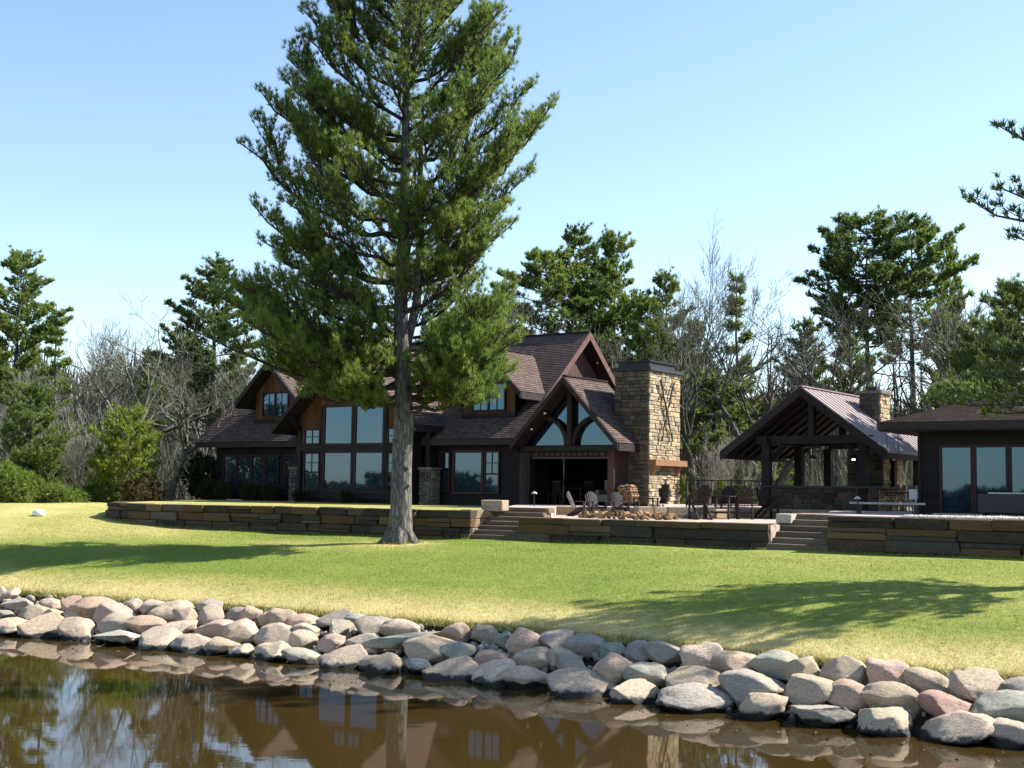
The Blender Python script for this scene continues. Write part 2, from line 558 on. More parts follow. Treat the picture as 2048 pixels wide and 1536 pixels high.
mb = MB(); mb.prism([(x, y, 1.9) for x, y in tpoly], (0, 0, TZ - 1.9))
me = mb.mesh('terrace_lawn', 'lawn')
at = me.attributes.new('straw', 'FLOAT', 'POINT')
at.data.foreach_set('value', np.full(len(me.vertices), 0.72, np.float32))
struct(link('terrace_lawn', me))
low_poly = [along(S1R, 0.3), along(W2[1], 0.3), along(S2L, 0.3), along(S2L, 2.0), (11.4, 46.6), (12.6, 51.2), (10.8, 54.2), (8.0, 50.9), (4.9, 49.6), (4.9, 53.6), (1.9, 53.9), along(S1R, 2.3)]
slab('lower_patio', low_poly, 1.7, 2.86, 'flagstone')
up_poly = [along(S1L, 2.25), along(S1R, 2.3), (1.9, 53.9), (4.9, 53.6), (4.9, 49.6), (8.0, 50.9), (10.8, 54.2), (12.6, 51.2), (11.4, 46.6), along(S2L, 2.0), along(S2R, 1.95), along(S2R, 0.3), along(W3[1], 0.3), along(W3[2], 0.3), (30, 42), (30, 75), (2.05, 75), (0.35, 59.6)]
slab('upper_patio', up_poly, 1.7, 3.22, 'flagstone')

# gravel bed along the right-hand wall
g0 = [along((11.6, 39.47), 0.42), along(W3[1], 0.42), along(W3[2], 0.42), along(W3[2], 2.9), along(W3[1], 2.9), along((13.2, 38.5), 2.6)]
slab('gravel_bed', g0, 3.2, 3.235, 'gravel_stone')
n = 5200
tt = rng.random(n); dd = rng.random(n)
bx = 11.7 + (21 - 11.7) * tt; by = 39.42 + (33.9 - 39.42) * tt
d = 0.45 + dd * 2.4 * np.clip(tt * 5, 0.2, 1)
P = np.stack([bx + VX * d, by + VY * d, np.full(n, 3.235)], -1)
sz = rng.uniform(0.02, 0.055, n)
octv = np.array([(1, 0, 0), (-1, 0, 0), (0, 1, 0), (0, -1, 0), (0, 0, 1), (0, 0, -0.5)], float)
octf = np.array([(0, 2, 4), (2, 1, 4), (1, 3, 4), (3, 0, 4), (2, 0, 5), (1, 2, 5), (3, 1, 5), (0, 3, 5)])
vv = P[:, None, :] + octv[None] * sz[:, None, None] * rng.uniform(0.6, 1.3, (n, 6, 1))
ff = octf[None] + (np.arange(n) * 6)[:, None, None]
peb = link('gravel', np_mesh('gravel', vv.reshape(-1, 3), ff.reshape(-1, 3), 'gravel_stone'))
struct(peb, 'stuff', 'pale grey pebbles covering the bed behind the right retaining wall', 'gravel')

# ------------------------------------------------------------------ boulder bank
def rock_mesh(name, seed, sub=3, blocky=0.0):
    r = random.Random(seed)
    import bmesh
    from mathutils import noise as mnoise
    off_ = Vector((seed * 1.37, seed * .71, seed * 2.3))
    bm = bmesh.new()
    bmesh.ops.create_icosphere(bm, subdivisions=sub, radius=1.0)
    waves = [(Vector((r.gauss(0, 1), r.gauss(0, 1), r.gauss(0, 1))) * fq, r.uniform(0, 6.28), am)
             for fq, am in [(0.9, .10), (0.9, .10), (1.5, .07), (1.7, .06), (2.6, .035), (2.9, .03), (4.5, .018), (5, .015), (8, .008)]]
    cuts = []
    for _ in range(9 + int(blocky * 6)):
        nrm = Vector((r.gauss(0, 1), r.gauss(0, 1), r.gauss(0, 0.8))).normalized()
        cuts.append((nrm, r.uniform(0.66, 0.95) - blocky * 0.12))
    for v in bm.verts:
        p = v.co.normalized()
        e = 1.0 / (abs(p.x) ** (2.6 + 2 * blocky) + abs(p.y) ** (2.6 + 2 * blocky) + abs(p.z) ** 2.6) ** (1 / (2.6 + 2 * blocky))
        q = p * e
        q *= 1 + sum(am * math.sin(w.dot(p) + ph) for w, ph, am in waves)
        for nrm, dd_ in cuts:
            t_ = q.dot(nrm) - dd_
            if t_ > 0:
                q -= nrm * t_ * (0.93 + 0.05 * blocky)
        n_ = mnoise.fractal(p * 2.3 + off_, .9, 2.1, 5)
        n2_ = abs(mnoise.noise(p * 3.1 + off_ * 1.7))
        v.co = q * (1 + .05 * n_ - .05 * max(0, .16 - n2_) / .16)
    me = bpy.data.meshes.new(name)
    bm.to_mesh(me); bm.free()
    me.polygons.foreach_set('use_smooth', [True] * len(me.polygons))
    me.materials.append(M['boulder'])
    return me
ROCK = [rock_mesh('boulder', 100 + i, 4) for i in range(14)]
BLOCK = [rock_mesh('boulder', 300 + i, 4, 1.0) for i in range(5)]
BC = {'p': (.57, .435, .305), 'k': (.56, .365, .265), 'g': (.42, .365, .29), 'd': (.34, .29, .25), 't': (.43, .33, .225), 'v': (.33, .345, .27),
      'V': (.27, .35, .27), 'r': (.42, .225, .18), 'A': (.42, .37, .29), 'F': (.49, .45, .37), 'S': (.28, .31, .25), 'T': (.31, .345, .27)}
BOUL = [
(-13.95,36.69,0.79,0.55,0.28,'k'),(-13.32,35.7,0.63,1.23,0.46,'F'),(-12.29,35.31,0.67,0.6,0.33,'p'),(-11.62,34.97,0.67,0.63,0.41,'k'),(-11.31,34.22,0.52,0.62,0.31,'p'),
(-10.73,34.41,0.65,1.16,0.54,'k'),(-11.19,35.11,0.77,0.45,0.2,'d'),(-9.81,34.33,0.74,0.64,0.39,'g'),(-13.34,34.91,0.43,0.6,0.2,'F'),(-12.59,34.77,0.5,0.81,0.3,'p'),
(-11.91,34.39,0.48,0.49,0.28,'p'),(-10.19,33.84,0.57,0.99,0.46,'k'),(-9.8,33.13,0.43,1.07,0.41,'p'),(-9.22,34.04,0.75,0.79,0.32,'p'),(-8.68,33.49,0.67,1.21,0.49,'p'),
(-8.16,33.09,0.63,0.65,0.37,'p'),(-12.77,33.84,0.24,0.94,0.37,'p'),(-11.92,33.48,0.25,1.16,0.43,'p'),(-10.85,33,0.26,1.07,0.51,'p'),(-8.95,32.75,0.43,1.01,0.36,'k'),
(-8.09,32.23,0.41,1.08,0.33,'p'),(-9.52,32.18,0.21,1.64,0.37,'F'),(-8.35,31.44,0.16,1.3,0.35,'p'),(-7.5,31.08,0.18,1.03,0.37,'p'),(-7.59,33.46,0.81,0.63,0.25,'d'),
(-7.42,32.83,0.66,0.69,0.37,'p'),(-6.72,32.72,0.72,0.66,0.36,'d'),(-6.37,32.5,0.72,0.62,0.42,'k'),(-5.85,32.12,0.7,0.65,0.41,'p'),(-5.45,31.86,0.7,0.79,0.38,'t'),
(-4.9,31.48,0.69,0.8,0.4,'k'),(-4.18,31.29,0.76,0.85,0.26,'d'),(-3.93,30.68,0.63,0.78,0.51,'A'),(-3.55,30.97,0.78,0.54,0.3,'v'),(-3.11,30.38,0.69,0.89,0.44,'d'),
(-7.05,31.82,0.44,0.96,0.47,'k'),(-6.48,31.48,0.43,1.14,0.45,'p'),(-5.51,30.96,0.44,1.05,0.45,'p'),(-4.7,30.79,0.53,0.6,0.3,'p'),(-4.75,30.3,0.39,0.68,0.35,'p'),
(-4,29.88,0.41,0.67,0.35,'k'),(-6.68,30.58,0.17,0.9,0.39,'p'),(-6.14,30.1,0.12,0.63,0.33,'p'),(-5.32,29.8,0.16,0.92,0.4,'p'),(-4.55,29.28,0.15,0.9,0.4,'g'),
(-3.61,28.71,0.16,1.01,0.4,'p'),(-3.26,29.55,0.44,0.94,0.4,'p'),(-2.41,29.96,0.68,0.86,0.45,'p'),(-2.32,29.21,0.49,1.76,0.72,'S'),(-1.14,29.35,0.72,0.68,0.44,'k'),
(-0.54,29.05,0.73,0.76,0.33,'t'),(-0.07,28.57,0.68,0.64,0.45,'V'),(-1.64,28.49,0.41,1.13,0.44,'t'),(-1.06,28.15,0.42,0.95,0.48,'T'),(-0.37,27.53,0.37,0.74,0.43,'k'),
(0.37,28.11,0.65,0.89,0.56,'k'),(0.48,27.17,0.44,0.94,0.54,'p'),(-2.7,28.09,0.13,0.97,0.41,'p'),(-1.85,27.75,0.19,0.75,0.32,'F'),(-1.21,27.11,0.13,1.2,0.41,'p'),
(-0.27,26.65,0.17,1.12,0.45,'p'),(0.38,26.19,0.16,0.91,0.43,'p'),(1.03,27.9,0.74,0.8,0.43,'d'),(1.58,27.38,0.72,0.91,0.41,'d'),(2.12,26.79,0.67,0.83,0.5,'V'),
(2.63,26.54,0.72,0.66,0.33,'d'),(3.17,26.08,0.73,0.86,0.36,'d'),(1.06,26.98,0.51,0.53,0.32,'p'),(1.28,26.49,0.42,0.84,0.48,'A'),(2.12,25.82,0.42,0.95,0.54,'k'),
(2.65,25.36,0.42,1.05,0.46,'v'),(3.8,25.48,0.71,0.96,0.44,'p'),(1.43,25.38,0.17,1.32,0.44,'p'),(2.29,24.58,0.13,0.96,0.42,'p'),(3.45,24.54,0.38,1.24,0.49,'t'),
(3.43,23.78,0.17,1.26,0.45,'g'),(4.33,24.9,0.68,0.93,0.53,'k'),(5,24.57,0.75,0.94,0.48,'v'),(5.38,24.1,0.71,0.76,0.38,'t'),(5.99,23.69,0.74,0.82,0.52,'p'),
(4.47,23.8,0.41,1.1,0.48,'g'),(5.33,23.25,0.45,0.92,0.49,'t'),(5.94,22.87,0.48,0.84,0.47,'k'),(4.45,23.03,0.2,0.95,0.44,'p'),(5.37,22.33,0.19,1.47,0.41,'F'),
(6.7,23.17,0.74,0.89,0.48,'k'),(7.28,22.77,0.72,0.83,0.5,'p'),(7.88,22.33,0.69,0.88,0.55,'p'),(8.56,22.13,0.74,0.64,0.31,'d'),(6.56,22.43,0.48,0.92,0.45,'t'),
(7.29,21.87,0.43,0.9,0.46,'r'),(8.18,21.55,0.48,1.21,0.46,'v'),(6.2,21.73,0.2,1.02,0.42,'p'),(7.16,21.25,0.2,1.21,0.43,'p'),(7.99,20.79,0.18,0.95,0.4,'p'),
]
bank = thing('boulder_bank', 'sloping bank of rounded pink, tan and grey boulders between the lawn and the pond', 'boulders')
def boulder(x, y, z, w, h, kind, i):
    r = random.Random(i * 31 + 5)
    src = BLOCK if kind in 'FASTV' else ROCK
    o = link('boulder', src[i % len(src)], bank)
    c = BC[kind]; j = r.uniform(0.82, 1.12)
    o.color = (c[0] * j * r.uniform(.95, 1.05), c[1] * j, c[2] * j * r.uniform(.93, 1.07), 1)
    dep = w * r.uniform(0.75, 0.95)
    hz = h * 0.55
    rz = r.uniform(-0.35, 0.35) - 0.5
    rx = ry = 0.0
    if kind == 'F':
        hz, dep = h * 0.52, w * 0.62
    if kind == 'S':
        o.scale = (w * 0.58, 0.36, 0.16); o.rotation_euler = (R(-20), R(-10), R(10)); o.location = (x, y, z + 0.02)
        o['label'] = 'long grey-green slab leaning diagonally across the boulder rows'
        return
    if kind == 'T':
        o.scale = (w * 0.50, 0.42, 0.17); o.rotation_euler = (R(30), R(-14), R(-8)); o.location = (x, y, z)
        o['label'] = 'flat greenish slab tilted towards the water'
        return
    if kind in 'pktdgvr':
        rx, ry = r.uniform(.05, .42), r.uniform(-.2, .2)
    o.location = (x, y, z - h * 0.10)
    o.rotation_euler = (rx, ry, rz)
    o.scale = (w * 0.525, dep * 0.54, hz)
    if kind == 'r':
        o['label'] = 'brick-red rounded boulder'
    if kind == 'V':
        o['label'] = 'rough pale green boulder'
for i, b in enumerate(BOUL):
    boulder(*b, i)
# the bank goes on past both edges of the view
i = 400
for X in list(np.arange(-24, -14.2, 0.9)) + list(np.arange(9.3, 17, 0.85)):
    for row, (t_, zz) in enumerate(((0.05, .15), (.36, .38), (.68, .6), (.93, .75))):
        r = random.Random(i)
        x = X + (0.45 if row % 2 else 0) + r.uniform(-.1, .1)
        boulder(x, float(Yw(x) + t_ * (Yt(x) - Yw(x))), zz, r.uniform(.8, 1.15), r.uniform(.38, .5), r.choice('ppkptgdk'), i)
        i += 1
# small cobbles wedged in the gaps
n = 1100
Xc = rng.uniform(-15, 10, n); tc = rng.uniform(0.02, 0.95, n)
Yc = Yw(Xc) + tc * (Yt(Xc) - Yw(Xc))
ico = rock_mesh('cobble', 5, 1)
iv = np.array([v.co[:] for v in ico.vertices]); jf = np.array([p.vertices[:] for p in ico.polygons])
sz = rng.uniform(.05, .15, n)
an = rng.uniform(0, 6.28, n)
ca, sa = np.cos(an), np.sin(an)
vv = iv[None] * sz[:, None, None] * rng.uniform(.7, 1.3, (n, 1, 3))
vv = np.stack([vv[..., 0] * ca[:, None] - vv[..., 1] * sa[:, None], vv[..., 0] * sa[:, None] + vv[..., 1] * ca[:, None], vv[..., 2]], -1)
vv += np.stack([Xc, Yc, -0.2 + 0.92 * tc + 0.03], -1)[:, None]
o = link('cobbles', np_mesh('cobbles', vv.reshape(-1, 3), (jf[None] + (np.arange(n) * len(iv))[:, None, None]).reshape(-1, 3), 'boulder', True), bank)
o.color = (.36, .31, .26, 1); o['kind'] = 'stuff'

# ------------------------------------------------------------------ grass blades on the nearer lawn and along its ragged edge
def blades(n, X, Y, Z, hgt, wid, name, parent=None, straw=None):
    ang = rng.uniform(0, 6.28, n); lean = rng.normal(0, 0.5, (n, 2))
    h = hgt * rng.uniform(0.5, 1.35, n); w = wid * rng.uniform(.6, 1.4, n)
    b = np.stack([X, Y, Z], -1)
    dx = np.stack([np.cos(ang) * w, np.sin(ang) * w, np.zeros(n)], -1)
    tip = b + np.stack([lean[:, 0] * h, lean[:, 1] * h, h], -1)
    v = np.stack([b - dx, b + dx, tip], 1).reshape(-1, 3)
    me = np_mesh(name, v, np.arange(3 * n).reshape(-1, 3), 'grass_blade')
    a = me.attributes.new('straw', 'FLOAT', 'POINT')
    a.data.foreach_set('value', np.repeat(straw, 3).astype(np.float32))
    return link(name, me, parent)
n = 210000
Xg = rng.uniform(-19, 14, n); kg = rng.uniform(0, 1, n) ** 1.7 * 17
Yg = Yt(Xg) + kg
ok_ = (Yg < 47.2 + (-0.48) * (Xg + 1.45)) | (Xg < -17)
ok_ &= (np.abs(Xg) < 0.46 * Yg) & (Yg < 41.2 - 0.62 * (Xg - 9) + np.where(Xg < 8.5, 30, 0))
Xg, Yg, kg = Xg[ok_], Yg[ok_], kg[ok_]
sw = straw_of(Xg, Yg) + rng.normal(0, .12, len(Xg))
gr = blades(len(Xg), Xg, Yg, lawn_z(Xg, Yg) - 0.01, 0.042, 0.008, 'grass', None, sw)
struct(gr, 'stuff', 'short mown turf, green with straw-coloured patches, above the boulders', 'grass')
n = 9000
Xg = rng.uniform(-18, 13, n); Yg = Yt(Xg) + rng.normal(-0.02, .10, n)
gr = blades(n, Xg, Yg, lawn_z(Xg, Yg) - rng.uniform(0.02, .16, n), 0.15, 0.010, 'edge_grass', None, rng.uniform(.35, 1.1, n))
struct(gr, 'stuff', 'ragged longer grass hanging over the top edge of the boulder bank', 'grass')

# ------------------------------------------------------------------ stone blocks
def block_mesh(name, seed, ch=0.06, jit=0.035):
    r = random.Random(seed)
    v = []
    for sx in (-1, 1):
        for sy in (-1, 1):
            for sz_ in (-1, 1):
                c = Vector((sx * (.5 + r.uniform(-jit, jit) * .6), sy * (.5 + r.uniform(-jit, jit)), sz_ * (.5 + r.uniform(-jit, jit))))
                for ax in range(3):
                    q = c.copy(); k1, k2 = [a_ for a_ in range(3) if a_ != ax]
                    q[k1] -= ch * (sx, sy, sz_)[k1] * r.uniform(.6, 1.4) * (0.4 if k1 == 0 else 1)
                    q[k2] -= ch * (sx, sy, sz_)[k2] * r.uniform(.6, 1.4) * (0.4 if k2 == 0 else 1)
                    v.append(q)
    import bmesh
    bm = bmesh.new()
    for q in v: bm.verts.new(q)
    bmesh.ops.convex_hull(bm, input=bm.verts)
    me = bpy.data.meshes.new(name); bm.to_mesh(me); bm.free()
    me.materials.append(M['cut_stone'])
    return me
SB = [block_mesh('stone', 40 + i) for i in range(9)]
CH = [block_mesh('stone', 80 + i, 0.10, 0.05) for i in range(9)]
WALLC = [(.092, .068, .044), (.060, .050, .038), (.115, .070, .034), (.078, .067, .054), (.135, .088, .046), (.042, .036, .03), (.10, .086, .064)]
def stone(parent, cx, cy, cz, lx, ly, lz, rz, colr, lib=SB, name='stone'):
    o = link(name, random.choice(lib), parent)
    o.location = (cx, cy, cz); o.scale = (lx, ly, lz); o.rotation_euler = (0, 0, rz)
    j = random.uniform(.75, 1.2)
    o.color = (colr[0] * j, colr[1] * j, colr[2] * j, 1)
    return o
def wall_run(parent, path, zlow, courses, lens, dep=0.55, proud=0.075, colors=WALLC):
    """courses: list of (z0, z1) from the top down; zlow(x,y) ground so buried stones are skipped"""
    seg = []
    for p, q in zip(path[:-1], path[1:]):
        seg.append((p, q, math.hypot(q[0] - p[0], q[1] - p[1])))
    L = sum(s_[2] for s_ in seg)
    def pt(s_):
        for p, q, l_ in seg:
            if s_ <= l_ or (p, q, l_) == seg[-1]:
                f = s_ / l_
                return p[0] + (q[0] - p[0]) * f, p[1] + (q[1] - p[1]) * f
            s_ -= l_
    for ci, (z0, z1) in enumerate(courses):
        s_ = 0.0
        while s_ < L - 0.05:
            l_ = random.uniform(*lens)
            if L - s_ - l_ < lens[0] * .6: l_ = L - s_
            x0, y0 = pt(s_); x1, y1 = pt(min(L, s_ + l_))
            s_ += l_
            mx, my = (x0 + x1) / 2, (y0 + y1) / 2
            if z1 < zlow(mx, my) - 0.05: continue
            a_ = math.atan2(y1 - y0, x1 - x0)
            nx, ny = -math.sin(a_), math.cos(a_)          # into the slope
            off = dep / 2 + random.uniform(-proud, proud) + 0.035 * (len(courses) - 1 - ci)
            ln = math.hypot(x1 - x0, y1 - y0)
            zz = [(z0, z1)]
            if z1 - z0 > .26 and random.random() < .38:
                zm = z0 + (z1 - z0) * random.uniform(.35, .65); zz = [(z0, zm), (zm, z1)]
            for q0, q1 in zz:
                o2 = off + random.uniform(-proud, proud) * .7
                stone(parent, mx + nx * o2, my + ny * o2, (q0 + q1) / 2 + random.uniform(-.008, .008), ln - random.uniform(.008, .03), dep, (q1 - q0) - 0.010, a_ + random.uniform(-.02, .02), random.choice(colors))
def lz(x, y): return float(lawn_z(np.float64(x), np.float64(y)))

w1 = thing('retaining_wall', 'long curving dry-stone retaining wall holding up the terrace lawn behind the big pine', 'stone wall')
wall_run(w1, W1, lz, [(2.80, 3.10), (2.47, 2.80), (2.15, 2.47), (1.80, 2.15)], (0.6, 1.35))
wall_run(w1, [along(S1L, 0.2), along(S1L, 2.1)], lambda x, y: 1.6, [(2.80, 3.12), (2.47, 2.80), (2.15, 2.47), (1.8, 2.15)], (0.7, 1.1), 0.5, 0.02, [(.33, .24, .16), (.35, .23, .13), (.31, .25, .19)])  # return facing the sun: sunlight painted in as paler stone colours
w2 = thing('retaining_wall', 'middle stone retaining wall of long dark slabs between the two flights of steps', 'stone wall')
wall_run(w2, W2, lz, [(2.68, 2.90), (2.32, 2.68), (1.98, 2.32), (1.70, 1.98)], (1.0, 2.3))
wall_run(w2, [along(S2L, 0.2), along(S2L, 1.9)], lambda x, y: 1.6, [(2.68, 2.90), (2.32, 2.68), (1.98, 2.32), (1.70, 1.98)], (0.5, 0.9), 0.5, 0.02, [(.36, .28, .20), (.34, .21, .12), (.38, .33, .26)])  # sun-side return: its brightness is put into lighter stones than the front
w3 = thing('retaining_wall', 'right-hand stone retaining wall below the gravel bed and the glass-doored building', 'stone wall')
wall_run(w3, W3, lz, [(2.86, 3.20), (2.50, 2.86), (2.14, 2.50), (1.76, 2.14)], (1.1, 2.6))
for wobj in (w1, w2, w3):
    pass

def stairs(name, label, L0, R0, n, z0, z1):
    t = thing(name, label, 'steps')
    a_ = math.atan2(R0[1] - L0[1], R0[0] - L0[0]); wd = math.hypot(R0[0] - L0[0], R0[1] - L0[1])
    h = (z1 - z0) / n; run = 2.0 / n
    for i in range(n):
        d_ = 0.10 + run * i + 0.3
        cx, cy = (L0[0] + R0[0]) / 2 + VX * d_, (L0[1] + R0[1]) / 2 + VY * d_
        stone(t, cx, cy, z0 + h * i + h / 2 - 0.02, wd + 0.25, 0.62, h + 0.03, a_, random.choice([(.17, .13, .095), (.145, .11, .08), (.19, .14, .10)]), SB, 'step')
    return t
stairs('stone_steps', 'flight of seven stone steps rising beside the big pine to the patio', S1L, S1R, 7, lz(-.6, 47.0), 3.22)
stairs('stone_steps', 'flight of six stone steps rising to the pavilion on the right', S2L, S2R, 6, lz(9, 41.1), 3.22)
blk = stone(None, *along(S1L, 1.55), TZ + 0.19, 0.95, 0.5, 0.40, -TH, (.46, .36, .26), SB, 'stone_block')
tag(blk, 'squared pale stone block standing at the top of the steps nearest the pine', 'stone')
blk = stone(None, *along(S2L, 1.55), 2.90 + 0.16, 0.55, 0.5, 0.30, -TH, (.44, .40, .33), SB, 'stone_block')
tag(blk, 'squared grey stone block at the head of the right-hand steps', 'stone')

# low wall between the two patios, in front of the fireplace
lw = thing('patio_wall', 'low stone wall between the two patio levels in front of the fireplace', 'stone wall')
wall_run(lw, [(1.9, 53.85), (4.85, 53.55)], lambda x, y: 2.8, [(2.86, 3.20)], (0.7, 1.2), 0.35, 0.02, [(.40, .29, .18), (.34, .28, .2)])
wall_run(lw, [(4.85, 49.45), (8.0, 50.75)], lambda x, y: 2.8, [(3.08, 3.30), (2.86, 3.08)], (0.5, 1.0), 0.4, 0.02, [(.30, .25, .18), (.25, .22, .17)])
wall_run(lw, [(8.0, 50.75), (10.75, 54.05)], lambda x, y: 2.8, [(2.86, 3.22)], (0.7, 1.2), 0.4, 0.02, [(.34, .25, .15)])
wall_run(lw, [(10.8, 54.05), (12.5, 51.1), (11.35, 46.7)], lambda x, y: 2.8, [(2.86, 3.21)], (0.8, 1.4), 0.4, 0.02, [(.36, .25, .15)])

# ring of rough stones round the fire pit
fr_ = thing('fire_ring', 'jagged ring of lit rough stones round the fire pit on the lower patio', 'fire pit', (4.3, 48.3, 2.86))
for i in range(110):
    an_ = 2 * math.pi * i / 110 + random.uniform(-.05, .05)
    q_ = random.uniform(.72, 1.06)
    x_, y_ = 1.9 * q_ * math.cos(an_), 1.1 * q_ * math.sin(an_)
    sz_ = random.uniform(.10, .22)
    o = stone(fr_, x_ * UX - y_ * UY * 0.6, x_ * UY + y_ * UX, sz_ * .32 + random.uniform(0, .14), sz_, sz_ * random.uniform(.6, 1), sz_ * random.uniform(.5, 1.0), random.uniform(0, 6.3),
              random.choice([(.40, .24, .12), (.26, .17, .10), (.42, .31, .2), (.15, .11, .08)]), CH, 'rough_stone')
    o.rotation_euler = (random.uniform(-.6, .6), random.uniform(-.6, .6), random.uniform(0, 6.3))

# ------------------------------------------------------------------ building helpers (local frame: x along the facade, y away, z up from the floor)
ZF = 3.08
def Z(a): return a - ZF

def slope_part(name, e0, e1, r0, r1, parent, expo=0.15, mat='shingle', lift=0.022):
    """lapped shingle courses on the quad eave0-eave1-ridge1-ridge0"""
    e0, e1, r0, r1 = map(Vector, (e0, e1, r0, r1))
    ln = (r0 - e0).length
    n = max(2, round(ln / expo))
    nrm = (e1 - e0).cross(r0 - e0).normalized()
    if nrm.z < 0: nrm = -nrm
    m = MB(); m.uv = []
    for i in range(n):
        a, b = i / n, (i + 1) / n
        p0, p1 = e0.lerp(r0, a), e1.lerp(r1, a)
        q0, q1 = e0.lerp(r0, b), e1.lerp(r1, b)
        l0, l1 = p0 + nrm * lift, p1 + nrm * lift
        m.add([l0, l1, q1, q0], [(0, 1, 2, 3)])
        w0, w1 = 0.0, (p1 - p0).length
        m.uv += [(w0, i * .15 + .004), (w1, i * .15 + .004), (w1, i * .15 + .146), (w0, i * .15 + .146)]
        m.add([p0, p1, l1, l0], [(0, 1, 2, 3)])
        m.uv += [(w0, i * .15), (w1, i * .15), (w1, i * .15 + .003), (w0, i * .15 + .003)]
    # underside
    t = nrm * -0.16
    m.add([e0 + t, e1 + t, r1 + t, r0 + t], [(3, 2, 1, 0)]); m.uv += [(0, 0)] * 4
    for a_, b_ in ((e0, e1), (r0, r1), (e0, r0), (e1, r1)):
        m.add([a_ + t, b_ + t, b_, a_], [(0, 1, 2, 3)]); m.uv += [(0, 0)] * 4
    return m.build(name, mat, parent)

def gable_roof(parent, name, uc, half, ze, zp, v0, v1, fascia='fascia_dark', fh=0.30):
    """ridge along y from v0 (front) to v1; returns the roof part"""
    rf = MB().beam((uc, v0 + .02, zp + 0.02), (uc, v1, zp + 0.02), 0.22, 0.06).build(name, 'shingle', parent)
    for s in (-1, 1):
        slope_part('roof_slope', (uc + s * half, v0, ze), (uc + s * half, v1, ze), (uc, v0, zp), (uc, v1, zp), rf)
        d = Vector((uc, 0, zp)) - Vector((uc + s * half, 0, ze))
        n = Vector((d.z * -s, 0, abs(d.x))).normalized() if s < 0 else Vector((d.z, 0, abs(d.x))).normalized()
        o = -0.16
        p = Vector((uc + s * half, v0 - 0.03, ze)) + Vector((0, 0, o)); q = Vector((uc, v0 - 0.03, zp)) + Vector((0, 0, o))
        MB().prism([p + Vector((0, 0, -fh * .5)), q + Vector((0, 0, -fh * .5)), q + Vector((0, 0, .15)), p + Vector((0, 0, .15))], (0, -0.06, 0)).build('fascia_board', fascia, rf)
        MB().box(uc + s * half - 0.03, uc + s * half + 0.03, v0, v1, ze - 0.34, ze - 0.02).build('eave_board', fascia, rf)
    return rf

def window(parent, u0, u1, z0, z1, v, cols=1, rows=1, frame=0.09, split=None, mat='trim', name='window', ax='u'):
    """a framed window standing 7 cm proud of the plane y = v; every light of glass is a pane of its own"""
    W = lambda a, b, c: (a, b, c)
    f = MB()
    fr = frame
    f.box(u0 - fr, u1 + fr, v - .07, v + .02, z1, z1 + fr)
    f.box(u0 - fr, u1 + fr, v - .09, v + .02, z0 - fr, z0)
    f.box(u0 - fr, u0, v - .07, v + .02, z0, z1)
    f.box(u1, u1 + fr, v - .07, v + .02, z0, z1)
    w = f.build(name, mat, parent)
    zs = [z0, z1] if split is None else [z0, split, z1]
    for j in range(len(zs) - 1):
        a, b = zs[j], zs[j + 1]
        c_, r_ = (cols, rows) if j == len(zs) - 2 else (1, 1)
        if j > 0:
            MB().box(u0, u1, v - .06, v + .01, a - .03, a + .03).build('sash_rail', mat, w)
            a += .03
        for i in range(c_):
            for q in range(r_):
                x0 = u0 + (u1 - u0) * i / c_; x1 = u0 + (u1 - u0) * (i + 1) / c_
                y0 = a + (b - a) * q / r_; y1 = a + (b - a) * (q + 1) / r_
                t = random.uniform(-.004, .004)
                MB().prism([(x0 + .012, v - .025 + t, y0 + .012), (x1 - .012, v - .025 - t, y0 + .012), (x1 - .012, v - .025 - t, y1 - .012), (x0 + .012, v - .025 + t, y1 - .012)], (0, .012, 0)).build('pane', 'window_glass', w)
        for i in range(1, c_):
            x = u0 + (u1 - u0) * i / c_
            MB().box(x - .022, x + .022, v - .05, v - .02, a, b).build('muntin', mat, w)
        for q in range(1, r_):
            y = a + (b - a) * q / r_
            MB().box(u0, u1, v - .053, v - .018, y - .02, y + .02).build('muntin', mat, w)
    return w

def lap_wall(parent, u0, u1, z0, z1, v, name='wall', mat='siding', course=0.17, depth=0.2):
    m = MB(); z = z0
    while z < z1 - .01:
        zt = min(z + course, z1)
        m.add([(u0, v - .025, z), (u1, v - .025, z), (u1, v, zt), (u0, v, zt)], [(0, 1, 2, 3)])
        m.add([(u0, v, z), (u1, v, z), (u1, v - .025, z), (u0, v - .025, z)], [(0, 1, 2, 3)])
        z = zt
    m.box(u0, u1, v + .002, v + depth, z0, z1)
    return m.build(name, mat, parent)

def boards(parent, u0, u1, v, zb, ztop, width=.26, mat='cedar', name='board', plane='y'):
    """vertical boards with battens; ztop(u) gives the height under a rake"""
    n = max(1, round((u1 - u0) / width)); w = (u1 - u0) / n
    for i in range(n):
        a, b = u0 + i * w, u0 + (i + 1) * w
        za, zb_ = ztop(a), ztop(b)
        if max(za, zb_) < zb + .05: continue
        za, zb_ = max(za, zb + .02), max(zb_, zb + .02)
        t = random.uniform(0, .012)
        if plane == 'y':
            MB().prism([(a + .006, v - t, zb), (b - .006, v - t, zb), (b - .006, v - t, zb_), (a + .006, v - t, za)], (0, -.03, 0)).build(name, mat, parent)
        else:
            MB().prism([(v + t, a + .006, zb), (v + t, b - .006, zb), (v + t, b - .006, zb_), (v + t, a + .006, za)], (.03, 0, 0)).build(name, mat, parent)

